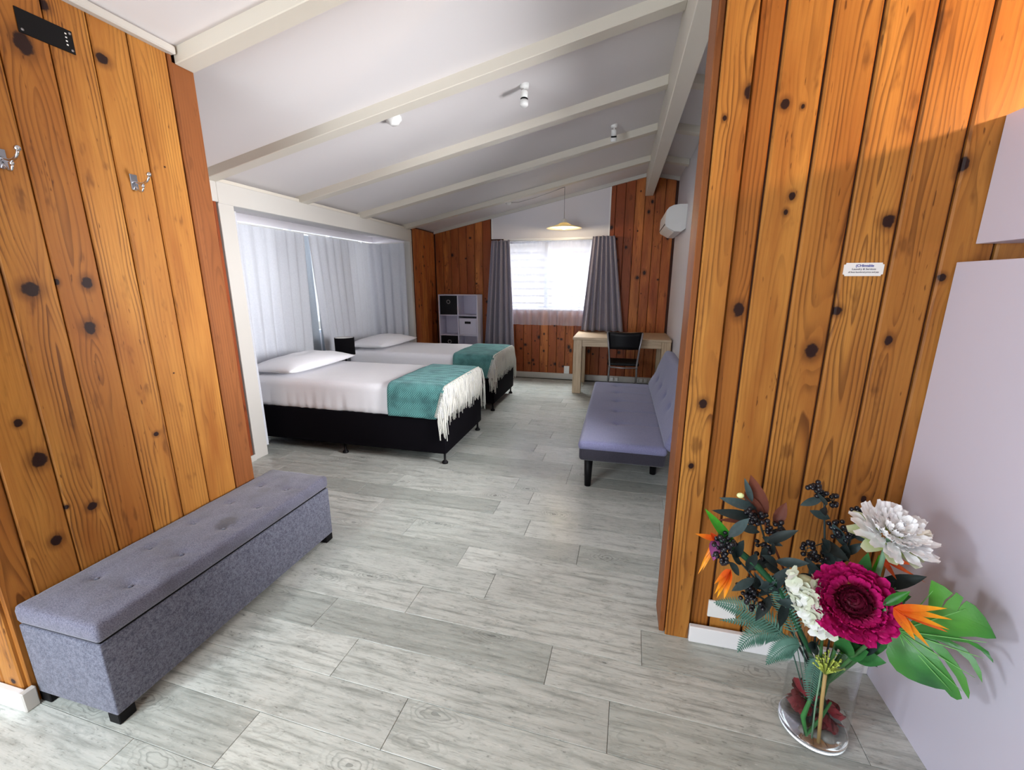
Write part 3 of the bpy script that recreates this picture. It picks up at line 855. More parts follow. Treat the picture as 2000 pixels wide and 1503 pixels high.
def poly(*pts):
    def f(s):
        v = path_eval([(a, b, 0) for a, b in pts], s); return (v.x, v.y)
    return f
ca = T('curtain', (-3.9, 4.0, 0), 'white blockout curtain of the bed alcove behind the nearer bed', 'curtain', 'white alcove curtains')
curtain('c', poly((-3.37, 3.335), (-3.90, 3.335), (-3.965, 3.40), (-3.965, 4.93)), poly((-3.375, 3.35), (-3.89, 3.35), (-3.965, 3.41), (-3.965, 4.86)), .06, 2.258, 13, .018, .042, 'curtain_white', ca, seed=5)
cb = T('curtain', (-3.9, 5.6, 0), 'white blockout curtain of the bed alcove behind the window-side bed', 'curtain', 'white alcove curtains')
curtain('c', poly((-3.965, 5.0), (-3.965, 6.38), (-3.90, 6.45), (-3.38, 6.45)), poly((-3.965, 5.17), (-3.965, 6.38), (-3.90, 6.45), (-3.38, 6.45)), .06, 2.258, 12, .018, .038, 'curtain_white', cb, seed=9)
cl = T('curtain_lining', (-4.04, 5.0, 0), 'grey lining curtain showing in the gap between the white alcove curtains', 'curtain')
curtain('c', lerp2((-4.05, 4.4), (-4.05, 5.115)), lerp2((-4.05, 4.4), (-4.05, 5.155)), .06, 2.25, 5, .004, .008, 'lining', cl, seed=1)
curtain('c', lerp2((-4.05, 5.185), (-4.05, 5.9)), lerp2((-4.05, 5.165), (-4.05, 5.9)), .06, 2.25, 5, .004, .008, 'lining', cl, seed=3)
tk = T('curtain_track', (-3.97, 4.9, 2.25), 'white curtain track bent round the bed alcove', 'rail')
bm = bmesh.new(); tube(bm, [(-3.37, 3.335, 2.262), (-3.86, 3.335, 2.262), (-3.95, 3.37, 2.262), (-3.967, 3.45, 2.262), (-3.967, 6.33, 2.262), (-3.94, 6.42, 2.262), (-3.86, 6.45, 2.262), (-3.38, 6.45, 2.262)], .007, 6)
tk.add('rod', bm, 'white_plastic', True)

# ---- cube shelf with storage boxes
cs = T('cube_shelf', (-2.73, 7.2, 0), 'white cube shelf with eight square compartments beside the far bed', 'shelf')
X0, X1, YF, YB = -3.105, -2.385, 7.085, 7.375
cs.box('side_panel', (X0, X0+.02, YF, YB, 0, 1.455), 'panel'); cs.box('side_panel', (X1-.02, X1, YF, YB, 0, 1.455), 'panel')
cs.box('divider', (-2.756, -2.736, YF, YB, .05, 1.437), 'panel')
for z in (.04, .395, .745, 1.092, 1.437): cs.box('shelf_board', (X0+.02, X1-.02, YF, YB, z-.0, z+.018), 'panel')
cs.box('back_panel', (X0+.02, X1-.02, YB-.008, YB-.001, .04, 1.44), 'panel')
def storage_box(x0, x1, z0, z1, mat, label, kind):
    s = T('storage_box', ((x0+x1)/2, 7.2, z0), label, 'storage box')
    bm = bmesh.new(); box(bm, x0, x1, YF+.012, YB-.02, z0, z1, bev=.004)
    f = s.add('body', bm, mat)
    cx = (x0+x1)/2
    if kind == 'ring':
        bm = bmesh.new()
        zc = z1-.10 if z1-z0 > .3 else z1-.09
        ring = [(cx+.030*math.cos(a*PI/8), YF+.009, zc+.030*math.sin(a*PI/8)) for a in range(17)]
        tube(bm, ring, .006, 6, False); s.add('ring_pull', bm, 'steel', True, f)
    else:
        s.box('handle_slot', (cx-.055, cx+.055, YF+.006, YF+.0125, z1-.095, z1-.055), 'black', parent=f)
        s.box('open_top', (x0+.004, x1-.004, YF+.02, YB-.03, z1+.001, z1+.003), 'black')
storage_box(X0+.028, -2.762, 1.112, 1.43, 'black_leather', 'black fabric storage box in the top left cube of the shelf', 'ring')
storage_box(X0+.028, -2.762, .415, .735, 'black_leather', 'black fabric storage box in the third row of the shelf', 'ring')
storage_box(-2.730, X1-.026, .765, 1.052, 'panel', 'white storage box with a slot handle in the second row of the shelf', 'slot')

# ---- desk
d = T('desk', (.03, 6.88, 0), 'light oak desk under the window against the white wall', 'desk')
d.box('desktop', (-.668, .735, 6.425, 7.335, .825, .862), 'oak', bev=.004)
for x in (-.655, .605):
    for y in (6.435, 7.20): d.box('leg', (x, x+.125, y, y+.125, 0, .824), 'oak_leg', bev=.003)
d.box('apron', (-.53, .605, 6.455, 6.48, .725, .824), 'oak'); d.box('apron', (-.53, .605, 7.28, 7.305, .725, .824), 'oak')
d.box('apron', (-.645, -.62, 6.56, 7.20, .725, .824), 'oak'); d.box('apron', (.70, .725, 6.56, 7.20, .725, .824), 'oak')

# ---- chair
ch = T('desk_chair', (.08, 6.33, 0), 'black chair with grey metal legs tucked in at the oak desk', 'chair')
bm = bmesh.new(); g = {}
for i in range(11):
    for j in range(6):
        u = -1+2*i/10; v = j/5
        w = .205+.03*v
        g[i, j] = bm.verts.new((.08+u*w, 6.145+.045*(1-u*u)*-1+.01-.03*v, .752+.24*v+.008*math.sin(PI*v)*u*u-.010*(1-u*u)*v))
for i in range(10):
    for j in range(5): bm.faces.new((g[i, j], g[i+1, j], g[i+1, j+1], g[i, j+1]))
o = ch.add('backrest', bm, 'black_leather', True); m = o.modifiers.new('t', 'SOLIDIFY'); m.thickness = .03; m.offset = 0
bm = bmesh.new(); soft_box(bm, (-.14, .30, 6.19, 6.62, .50, .545), .02, 8, 8, 4); ch.add('seat', bm, 'black_leather', True)
for sx in (-1, 1):
    bm = bmesh.new(); tube(bm, [(.08+sx*.235, 6.10, .985), (.08+sx*.205, 6.125, .75), (.08+sx*.185, 6.16, .52), (.08+sx*.205, 6.10, 0.0)], .0125, 8)
    ch.add('leg', bm, 'steel', True)
    bm = bmesh.new(); tube(bm, [(.08+sx*.185, 6.17, .495), (.08+sx*.20, 6.58, .495), (.08+sx*.21, 6.64, 0.0)], .0125, 8)
    ch.add('leg', bm, 'steel', True)
bm = bmesh.new(); tube(bm, [(-.12, 6.15, .49), (.08, 6.135, .482), (.28, 6.15, .49)], .010, 8); ch.add('crossbar', bm, 'steel', True)

# ---- sofa bed
S = T('sofa_bed', (.15, 4.33, 0), 'blue grey armless sofa bed with buttoned seat by the white wall', 'sofa')
sb = [(.022, 3.78), (.020, 4.17), (.015, 4.55), (.010, 4.93), (.005, 5.27)]
def sd(p, n):
    if n.z < .3: return p
    d_ = 0
    for bx, by in sb:
        q = (p.x-bx)**2+(p.y-by)**2
        d_ -= .022*math.exp(-q/.0009)+.008*math.exp(-q/.008)
        if p.x > bx: d_ -= .007*math.exp(-(p.y-by+.06*(p.x-bx))**2/.0006)*min(1, (p.x-bx)/.05)
    return Vector((p.x, p.y, p.z+d_+.006))
bm = bmesh.new(); soft_box(bm, (-.258, .405, 3.24, 5.44, .262, .40), .028, 16, 40, 6); S.add('seat_base', bm, 'sofa_shaded', True)
bm = bmesh.new(); soft_box(bm, (-.268, .412, 3.232, 5.448, .352, .424), .034, 34, 84, 6, sd); CUS = S.add('seat_cushion', bm, 'sofa', True)
bb = [(3.80, .21), (4.20, .21), (4.61, .20), (4.98, .20), (5.38, .20)]
def bd(p, n):
    if n.x > -.3: return p
    d_ = 0
    for by, bz in bb:
        q = (p.y-by)**2+(p.z-bz)**2
        d_ += .022*math.exp(-q/.0008)+.008*math.exp(-q/.007)
    return Vector((p.x+d_, p.y, p.z))
bm = bmesh.new(); soft_box(bm, (0, .13, 3.235, 5.445, 0, .50), .045, 8, 84, 34, bd)
sh_ = Matrix.Translation((.372, 0, .415)) @ Matrix.Rotation(math.atan(.42), 4, 'Y')
bmesh.ops.transform(bm, matrix=sh_, verts=bm.verts[:])
BAC = S.add('backrest', bm, 'sofa', True)
for x, ys_ in ((-.185, (3.355, 5.33)), (.36, (3.72, 5.0))):
    for y in ys_:
        bm = bmesh.new(); lathe(bm, [(0, 0), (.026, 0), (.037, .268), (0, .268)], 18, (x, y, 0)); S.add('leg', bm, 'black', True)
for bx, by in sb:
    bm = bmesh.new(); lathe(bm, [(0, .004), (.008, .002), (.010, -.002)], 10, (bx, by, .404)); S.add('button', bm, 'sofa_shaded', True, CUS)
for by, bz in bb:
    bm = bmesh.new(); lathe(bm, [(0, .004), (.008, .002), (.010, -.002)], 10, (0, 0, 0))
    bmesh.ops.transform(bm, matrix=sh_ @ Matrix.Translation((.024, by, bz)) @ Matrix.Rotation(-PI/2, 4, 'Y'), verts=bm.verts[:])
    S.add('button', bm, 'sofa_shaded', True, BAC)

# ---- air conditioner
ac = T('air_conditioner', (.75, 6.68, 2.3), 'white wall-mounted air conditioner high on the white wall near the far corner', 'air conditioner')
prof = [(.757, 2.335), (.757, 2.632), (.66, 2.634), (.59, 2.625), (.535, 2.60), (.508, 2.565), (.502, 2.52), (.500, 2.40), (.515, 2.365), (.62, 2.305), (.70, 2.300)]
bm = bmesh.new(); a = [bm.verts.new((x, 6.185, z)) for x, z in prof]; b = [bm.verts.new((x, 7.10, z)) for x, z in prof]
bm.faces.new(a); bm.faces.new(b[::-1])
for i in range(len(prof)): bm.faces.new((a[i], a[(i+1) % len(prof)], b[(i+1) % len(prof)], b[i]))
bmesh.ops.bevel(bm, geom=[e for e in bm.edges if abs(e.verts[0].co.y-e.verts[1].co.y) < .01], offset=.006, segments=2, affect='EDGES')
CAS = ac.add('casing', bm, 'white_plastic')
bm = bmesh.new(); box(bm, -.0016, .0016, 6.21, 7.08, -.01, .004)
bmesh.ops.transform(bm, matrix=Matrix.Translation((.4995, 0, 2.40)), verts=bm.verts[:]); ac.add('vent_slot', bm, 'black', False, CAS)
bm = bmesh.new(); box(bm, -.05, .05, 6.25, 7.04, -.002, .002)
bmesh.ops.transform(bm, matrix=Matrix.Translation((.575, 0, 2.326)) @ Matrix.Rotation(.52, 4, 'Y'), verts=bm.verts[:]); ac.add('louvre', bm, 'white_plastic', False, CAS)
ac.box('end_clip', (.70, .745, 6.178, 6.186, 2.345, 2.39), 'white_plastic', bev=.002)

# ---- pendant lamp
pl = T('pendant_lamp', (-.888, 6.75, 2.44), 'white shallow pendant lamp, switched on, hanging before the bedroom window', 'lamp')
bm = bmesh.new(); lathe(bm, [(.265, 0), (.262, .006), (.17, .030), (.10, .052), (.055, .078), (.050, .080), (.098, .046), (.17, .023), (.262, -.001), (.265, 0)], 40, (-.888, 6.75, 2.445))
t = NT('shade_enamel'); t.bsdf(lin((245, 238, 210)), .4, None, Transmission_Weight=0.); 
tl = t.n.new('ShaderNodeBsdfTranslucent'); tl.inputs[0].default_value = lin((255, 240, 190))
mx = t.n.new('ShaderNodeMixShader'); mx.inputs[0].default_value = .35
bs = [q for q in t.n if q.type == 'BSDF_PRINCIPLED'][0]
t.link(bs.outputs[0], mx.inputs[1]); t.link(tl.outputs[0], mx.inputs[2]); t.link(mx.outputs[0], t.out.inputs[0]); M['shade'] = t.m
pl.add('shade', bm, 'shade', True)
bm = bmesh.new(); lathe(bm, [(0, .14), (.010, .138), (.034, .125), (.038, .118), (.038, .085), (.046, .080), (.046, .07), (0, .07)], 20, (-.888, 6.75, 2.445)); HOL = pl.add('holder', bm, 'white_plastic', True)
bm = bmesh.new(); lathe(bm, [(0, .075), (.02, .07), (.035, .045), (.043, .02), (.036, -.002), (.018, -.014), (0, -.017)], 20, (-.888, 6.75, 2.445))
t = NT('lit_bulb'); e = t.n.new('ShaderNodeEmission'); e.inputs[0].default_value = (1, .82, .5, 1); e.inputs[1].default_value = 9.; t.link(e.outputs[0], t.out.inputs[0]); M['bulb'] = t.m
pl.add('bulb', bm, 'bulb', True, HOL)
bm = bmesh.new()
tube(bm, [(-.888, 6.75, 2.575), (-.893, 6.75, 3.02)], .0035, 6)
tube(bm, [(-.893, 6.75, 3.02), (-1.1, 6.75, 2.955), (-1.35, 6.755, 2.888), (-1.60, 6.76, 2.838), (-1.74, 6.77, 2.838)], .0035, 6)
pl.add('cord', bm, 'steel', True)
bm = bmesh.new(); lathe(bm, [(0, -.035), (.03, -.03), (.045, -.012), (.05, .012), (.05, .03)], 20, (-1.75, 6.77, ceil_z(-1.75)-.012)); pl.add('ceiling_rose', bm, 'white_plastic', True)
bm = bmesh.new(); tube(bm, [(-.893, 6.75, 3.05), (-.905, 6.75, 3.02), (-.893, 6.75, 3.008), (-.88, 6.75, 3.02)], .003, 6); pl.add('hook', bm, 'white_plastic', True)

# ---- ceiling fittings
sm = T('smoke_alarm', (-1.745, 3.26, 2.83), 'white round smoke alarm on the ceiling beside the second rafter', 'smoke alarm')
bm = bmesh.new(); lathe(bm, [(.0, -.045), (.030, -.042), (.042, -.028), (.045, -.020), (.058, -.016), (.060, .015), (.0, .015)], 28, (0, 0, 0))
bmesh.ops.transform(bm, matrix=Matrix.Translation((-1.735, 3.265, ceil_z(-1.735)-.012)) @ Matrix.Rotation(-math.atan(.21), 4, 'Y'), verts=bm.verts[:]); sm.add('body', bm, 'white_plastic', True)
def spot(x, y, tilt, label):
    s = T('ceiling_spotlight', (x, y, ceil_z(x)-.2), label, 'spotlight', 'small ceiling spotlights')
    zc = ceil_z(x)
    bm = bmesh.new(); lathe(bm, [(0, -.02), (.030, -.018), (.034, 0), (.034, .02)], 20, (x, y, zc-.006)); s.add('base', bm, 'white_plastic', True)
    bm = bmesh.new(); tube(bm, [(x, y, zc-.01), (x, y, zc-.05)], .007, 8); s.add('stem', bm, 'white_plastic', True)
    R_ = Matrix.Translation((x, y, zc-.05)) @ Matrix.Rotation(tilt, 4, 'X')
    bm = bmesh.new(); lathe(bm, [(0, .012), (.024, .010), (.026, 0), (.026, -.045), (0, -.045)], 20, (0, 0, 0)); bmesh.ops.transform(bm, matrix=R_, verts=bm.verts[:]); s.add('head', bm, 'white_plastic', True)
    bm = bmesh.new(); lathe(bm, [(0, -.0455), (.028, -.0455), (.028, -.058), (0, -.058)], 20, (0, 0, 0)); bmesh.ops.transform(bm, matrix=R_, verts=bm.verts[:]); s.add('collar', bm, 'black', True)
    bm = bmesh.new(); lathe(bm, [(0, -.0585), (.030, -.0585), (.031, -.088), (.026, -.094), (0, -.094)], 20, (0, 0, 0)); bmesh.ops.transform(bm, matrix=R_, verts=bm.verts[:]); s.add('lens', bm, 'white_plastic', True)
spot(-.775, 3.47, -.15, 'small white spotlight with black collar on the ceiling between the second and third rafters')
spot(-.165, 4.88, .35, 'small white spotlight with black collar on the ceiling nearer the ridge beam')

# ---- coat hooks on the left wall
def coat_hook(y, z, label):
    s = T('coat_hook', (XL, y, z), label, 'coat hook', 'chrome coat hooks')
    bm = bmesh.new(); box(bm, XL-.001, XL+.005, y-.016, y+.016, z-.034, z+.034, bev=.002); s.add('plate', bm, 'chrome')
    bm = bmesh.new(); tube(bm, bez((XL+.004, y, z+.005), (XL+.04, y, z-.02), (XL+.085, y, z-.008), (XL+.095, y, z+.022), 8), .0052, 8)
    bmesh.ops.create_uvsphere(bm, u_segments=10, v_segments=8, radius=.0105, matrix=Matrix.Translation((XL+.096, y, z+.028))); s.add('upper_prong', bm, 'chrome', True)
    bm = bmesh.new(); tube(bm, bez((XL+.004, y, z-.012), (XL+.02, y, z-.05), (XL+.045, y, z-.05), (XL+.05, y, z-.022), 8), .0042, 8)
    bmesh.ops.create_uvsphere(bm, u_segments=10, v_segments=8, radius=.0075, matrix=Matrix.Translation((XL+.050, y, z-.018))); s.add('lower_prong', bm, 'chrome', True)
coat_hook(1.640, 2.098, 'chrome double coat hook on the timber wall nearer the doorway')
coat_hook(1.192, 2.085, 'chrome double coat hook on the timber wall at the picture edge')

# ---- black sign plate on the left wall
sp = T('sign_plate', (XL, 1.42, 2.585), 'small black notice plate high on the left timber wall', 'sign')
sp.box('plate', (XL+.0005, XL+.004, 1.332, 1.506, 2.545, 2.627), 'black', bev=.001)
for y, z in ((1.343, 2.557), (1.496, 2.556), (1.497, 2.616)):
    bm = bmesh.new(); lathe(bm, [(0, .002), (.0045, .001), (.005, 0)], 10); bmesh.ops.transform(bm, matrix=Matrix.Translation((XL+.0045, y, z)) @ Matrix.Rotation(PI/2, 4, 'Y'), verts=bm.verts[:])
    sp.add('screw', bm, 'steel', True)
for k in range(4):
    z = 2.610-.013*k
    bm = bmesh.new(); box(bm, XL+.004, XL+.0046, 1.479, 1.485, z-.003, z+.002); sp.add('mark', bm, 'white_plastic')
def text(txt, size, loc, rot, mat, parent, base, align='CENTER', ext=.0004, name='lettering', off=0):
    cu = bpy.data.curves.new(name, 'FONT'); cu.body = txt; cu.size = size; cu.align_x = align; cu.align_y = 'CENTER'; cu.extrude = ext; cu.offset = off
    cu.materials.append(M[mat]); o = bpy.data.objects.new(name, cu); C.objects.link(o)
    dg = bpy.context.evaluated_depsgraph_get(); me = bpy.data.meshes.new_from_object(o.evaluated_get(dg))
    bpy.data.objects.remove(o, do_unlink=True)
    o = bpy.data.objects.new(name, me); C.objects.link(o)
    o.parent = parent; o.location = Vector(loc)-Vector(base); o.rotation_euler = rot
    return o
M['faint'] = plain('faint_grey_ink', (62, 62, 62), .6)
M['ink'] = plain('grey_ink', (84, 80, 92), .6); M['ink_blue'] = plain('blue_ink', (78, 84, 150), .6)
# ---- white label on the partition
lb = T('notice_label', (.855, YP, 1.70), 'small white printed label stuck on the right timber wall', 'sign')
bm = bmesh.new(); box(bm, .791, .917, YP-.0025, YP+.001, 1.676, 1.723)
bmesh.ops.bevel(bm, geom=[e for e in bm.edges if abs(e.verts[0].co.y-e.verts[1].co.y) > .002], offset=.006, segments=3, affect='EDGES'); lb.add('card', bm, 'white_plastic')
R0 = (PI/2, 0, 0)
text('(CHInvable', .0125, (.856, YP-.003, 1.7125), R0, 'ink_blue', lb.r, lb.b, off=.0003)
text('Laundry & Services', .0098, (.855, YP-.003, 1.7005), R0, 'ink', lb.r, lb.b)
text('all linen laundered prices and pay', .0072, (.855, YP-.003, 1.6900), R0, 'ink', lb.r, lb.b)

# ---- sockets
so = T('power_socket', (.53, YP, .17), 'white power socket low on the timber partition behind the vase', 'socket')
so.box('face_plate', (.478, .598, YP-.010, YP+.002, .128, .214), 'white_plastic', bev=.002)
for x in (.508, .566): so.box('switch', (x-.006, x+.006, YP-.013, YP-.010, .186, .202), 'white_plastic', bev=.001)
so = T('power_socket', (-.86, 7.39, .165), 'white power socket on the far wall beside the desk leg', 'socket')
so.box('face_plate', (-.905, -.812, 7.383, 7.401, .095, .235), 'white_plastic', bev=.003)
so.box('switch', (-.87, -.85, 7.379, 7.383, .19, .21), 'white_plastic', bev=.001)
pb = T('power_adaptor', (0, 7.34, 0), 'white plugs and adaptor along the skirting under the desk', 'adaptor')
for x in (-.075, -.0, .33, .405, .475): pb.box('plug', (x-.025, x+.025, 7.325, 7.371, .025, .085), 'white_plastic', bev=.008, seg=2)
bm = bmesh.new(); tube(bm, [(-.05, 7.345, .03), (.1, 7.34, .015), (.25, 7.34, .012), (.47, 7.345, .03)], .006, 6); pb.add('cable', bm, 'white_plastic', True)

# ---- kitchen units at the right edge
kc = T('tall_cabinet', (1.5, 1.45, 0), 'tall plain white cabinet side panel at the right edge behind the vase', 'cabinet')
kc.box('side_panel', (1.128, 1.148, 1.02, 1.880, 0, 1.722), 'panel', bev=.0015)
kc.box('carcass', (1.148, 1.86, 1.04, 1.880, .0, 1.715), 'panel', bev=.002)
kc.box('door', (1.148, 1.86, 1.02, 1.038, .03, 1.70), 'panel', bev=.002)
uc = T('wall_cabinet', (1.5, 1.55, 1.78), 'white wall cabinet hung above the tall white cabinet', 'cabinet')
uc.box('carcass', (1.171, 1.86, 1.24, 1.883, 1.782, 2.178), 'panel', bev=.0015)
uc.box('door', (1.171, 1.86, 1.222, 1.238, 1.785, 2.176), 'panel', bev=.0015)
# ------------------------------------------------------------------ glass vase and artificial flowers
VX, VY = .80, 1.53
t = NT('clear_vase_glass')
tr = t.n.new('ShaderNodeBsdfTransparent'); tr.inputs[0].default_value = (.97, .98, .98, 1)
gl = t.n.new('ShaderNodeBsdfGlossy'); gl.inputs['Roughness'].default_value = .03
lw = t.n.new('ShaderNodeLayerWeight'); lw.inputs[0].default_value = .5
mx = t.n.new('ShaderNodeMixShader'); t.link(t.math('ADD', t.math('MULTIPLY', t.math('POWER', lw.outputs['Facing'], 4.), .5), .012), mx.inputs[0])
t.link(tr.outputs[0], mx.inputs[1]); t.link(gl.outputs[0], mx.inputs[2]); t.link(mx.outputs[0], t.out.inputs[0]); M['vase'] = t.m
t = NT('thick_base_glass'); t.bsdf((.93, .95, .97, 1), .04, None, Transmission_Weight=1., IOR=1.45); M['thick_glass'] = t.m
v = T('glass_vase', (VX, VY, 0), 'clear glass cylinder vase on the floor holding artificial flowers', 'vase')
bm = bmesh.new(); lathe(bm, [(.104, .028), (.1075, .03), (.106, .20), (.106, .36), (.110, .385), (.107, .386), (.103, .36), (.103, .20), (.103, .03)], 56, (VX, VY, 0)); v.add('wall', bm, 'vase', True)
bm = bmesh.new(); lathe(bm, [(0, .001), (.100, .001), (.110, .008), (.111, .02), (.1075, .030), (0, .026)], 56, (VX, VY, 0)); v.add('base', bm, 'thick_glass', True)

CAM = Vector((0, 0, 1.65))
def fl_mat(name, c1, c2, tipdark=0, rough=.6, tr_=.2, axis='y', rng=(0, .05)):
    t = NT(name); co = t.coord(); x, y, z = t.sep(co)
    f = t.rng(y, rng[0], rng[1])
    n = t.noise(co, 60., 2.)
    c = t.mix(t.math('ADD', t.math('MULTIPLY', f, .8), t.math('MULTIPLY', t.math('SUBTRACT', n, .5), .5), clamp=True), lin(c1), lin(c2))
    c = t.mix(t.math('MULTIPLY', t.rand(), .25), c, lin(c1))
    b = t.bsdf(c, rough, t.bump(t.noise(t.vmath('MULTIPLY', co, (300., 40., 100.)), 1., 2.), .2, .0006), Specular_IOR_Level=.3)
    tl = t.n.new('ShaderNodeBsdfTranslucent'); t.link(c, tl.inputs[0])
    m = t.n.new('ShaderNodeMixShader'); m.inputs[0].default_value = tr_
    t.link(b.outputs[0], m.inputs[1]); t.link(tl.outputs[0], m.inputs[2]); t.link(m.outputs[0], t.out.inputs[0]); return t.m
M['magenta'] = fl_mat('magenta_petal', (140, 8, 62), (236, 34, 142), rng=(.004, .045))
M['magenta_dark'] = fl_mat('dark_magenta_petal', (50, 2, 18), (120, 12, 52), rng=(0, .03))
M['whitep'] = fl_mat('white_petal', (242, 242, 240), (250, 250, 253), rng=(0, .05), tr_=.1)
M['hydr'] = fl_mat('hydrangea_petal', (206, 212, 190), (240, 241, 244), rng=(0, .016), tr_=.12)
M['greenp'] = fl_mat('green_white_petal', (168, 192, 62), (232, 234, 214), rng=(.01, .07), tr_=.25)
M['creamp'] = fl_mat('cream_petal', (226, 214, 186), (240, 234, 226), rng=(0, .04))
M['orange'] = fl_mat('orange_petal', (222, 84, 24), (250, 186, 40), rng=(.02, .10), rough=.4)
M['orange_red'] = fl_mat('orange_red_petal', (196, 52, 20), (240, 120, 50), rng=(.0, .10), rough=.4)
M['purple'] = fl_mat('purple_petal', (110, 40, 90), (160, 80, 140), rng=(0, .05))
M['dkleaf'] = fl_mat('dark_grey_green_leaf', (34, 46, 46), (84, 104, 106), rng=(0, .12), tr_=.05, rough=.5)
M['blkleaf'] = fl_mat('blackish_leaf', (20, 28, 28), (48, 60, 60), rng=(0, .12), tr_=.05, rough=.5)
M['rust'] = fl_mat('rust_brown_leaf', (86, 42, 30), (120, 66, 48), rng=(0, .14), tr_=.1)
M['fern'] = fl_mat('blue_green_fern', (50, 84, 66), (96, 138, 124), rng=(0, .16), tr_=.15)
M['green'] = fl_mat('leaf_green', (44, 98, 50), (70, 140, 74), rng=(0, .1), tr_=.15, rough=.45)
M['bgreen'] = fl_mat('bright_green_bract', (30, 84, 38), (86, 190, 40), rng=(0, .2), tr_=.1, rough=.35)
M['mons'] = None
M['lime'] = plain('lime_filler', (176, 190, 80), .6)
M['stem'] = plain('green_stem', (64, 108, 62), .5); M['stem_pale'] = plain('pale_stem', (120, 158, 128), .5)
M['stem_dark'] = plain('dark_green_stem', (26, 78, 48), .4); M['cane'] = plain('tan_cane', (186, 150, 92), .55); M['berry'] = plain('black_berry', (16, 16, 24), .28)
M['pebble'] = plain('grey_pebble', (132, 128, 122), .5, bump=(40., .2)); M['redp'] = plain('red_velvet_petal', (120, 12, 28), .8, bump=(90., .4))
t = NT('monstera_green'); co = t.coord(); x, y, z = t.sep(co)
n = t.noise(co, 14., 3.)
c = t.mix(t.rng(n, .3, .7), lin((26, 84, 38)), lin((48, 122, 50)))
c = t.mix(t.rng(t.noise(co, 4., 1.), .4, .6), c, lin((70, 136, 44)))
t.bsdf(c, .38, t.bump(t.noise(co, 60., 2.), .2, .001), Specular_IOR_Level=.5); M['mons'] = t.m
M['vein'] = plain('pale_green_vein', (112, 178, 96), .5)

def leaf_bm(Ln, Wd, nl=7, nw=4, fold=.2, curl=.2, shape=1.0, wav=0., seed=0, tip=1.0):
    """leaf/petal: length +y from the origin, face +z"""
    bm = bmesh.new(); g = {}
    for j in range(nl+1):
        v_ = j/nl
        if tip < 1: w = Wd/2*(math.sin(PI*min(1, v_**shape*.86+.03))**.7)
        else: w = Wd/2*(math.sin(PI*min(1, .02+.98*v_**shape))**.9)
        ang = curl*v_
        cy = Ln*v_*math.cos(ang*.5); cz = Ln*v_*math.sin(ang*.5)
        for i in range(nw+1):
            u = -1+2*i/nw
            z = abs(u)*w*fold+wav*math.sin(v_*9+i*2.1+seed)*abs(u)
            g[i, j] = bm.verts.new((u*w, cy, cz+z))
    for i in range(nw):
        for j in range(nl): bm.faces.new((g[i, j], g[i+1, j], g[i+1, j+1], g[i, j+1]))
    return bm
def mesh_of(name, bm, mat):
    me = bpy.data.meshes.new(name); bm.to_mesh(me); bm.free()
    for p in me.polygons: p.use_smooth = True
    me.materials.append(M[mat]); return me
def inst(name, me, parent, base, loc, yd, zd, sc=1.):
    o = bpy.data.objects.new(name, me); C.objects.link(o); o.parent = parent
    z = Vector(zd).normalized(); y = Vector(yd).normalized(); x = y.cross(z)
    if x.length < 1e-4: x = y.orthogonal()
    x.normalize(); z = x.cross(y)
    m = Matrix((x, y, z)).transposed().to_4x4()
    m.translation = Vector(loc)-Vector(base)
    o.matrix_local = m @ Matrix.Diagonal((sc, sc, sc, 1))
    return o
FR = random.Random(21)
def stem(thing, pts, rad, mat, name='stem', n=7):
    bm = bmesh.new(); tube(bm, pts, rad, n); return thing.add(name, bm, mat, True)
def vase_path(target, via=None, ang=None, foot=(0, 0)):
    tx = Vector(target); d = Vector((tx.x-VX, tx.y-VY)); 
    if d.length > 1e-5: d.normalize()
    rim = Vector((VX+d.x*.085, VY+d.y*.085, .375)); ft = Vector((VX-d.x*.05+foot[0], VY-d.y*.05+foot[1], .06))
    m = Vector(via) if via else rim.lerp(tx, .5)+Vector((0, 0, .04))
    return bez(ft, ft.lerp(rim, .9), rim.lerp(m, .6), rim.lerp(m, 1.0), 6)[:-1]+bez(rim.lerp(m, 1.0), m.lerp(tx, .3), m.lerp(tx, .7), tx, 5)

def flower_disc(thing, c, axis, rings, base_r=.012):
    """rings: (count, tilt deg from the axis, mesh list, scale, offset along the axis, radial start)"""
    ax = Vector(axis).normalized(); e1 = ax.orthogonal().normalized(); e2 = ax.cross(e1)
    for cnt, tilt, meshes, sc, off, rad in rings:
        ph = FR.uniform(0, 6)
        for k in range(cnt):
            a = ph+2*PI*k/cnt+FR.uniform(-.12, .12); tl_ = math.radians(tilt+FR.uniform(-8, 8))
            rd_ = e1*math.cos(a)+e2*math.sin(a)
            yd = ax*math.cos(tl_)+rd_*math.sin(tl_); zd = ax*math.sin(tl_)-rd_*math.cos(tl_)
            inst('petal', FR.choice(meshes), thing.r, thing.b, Vector(c)+ax*off+rd_*rad, yd, zd, sc*FR.uniform(.88, 1.12))
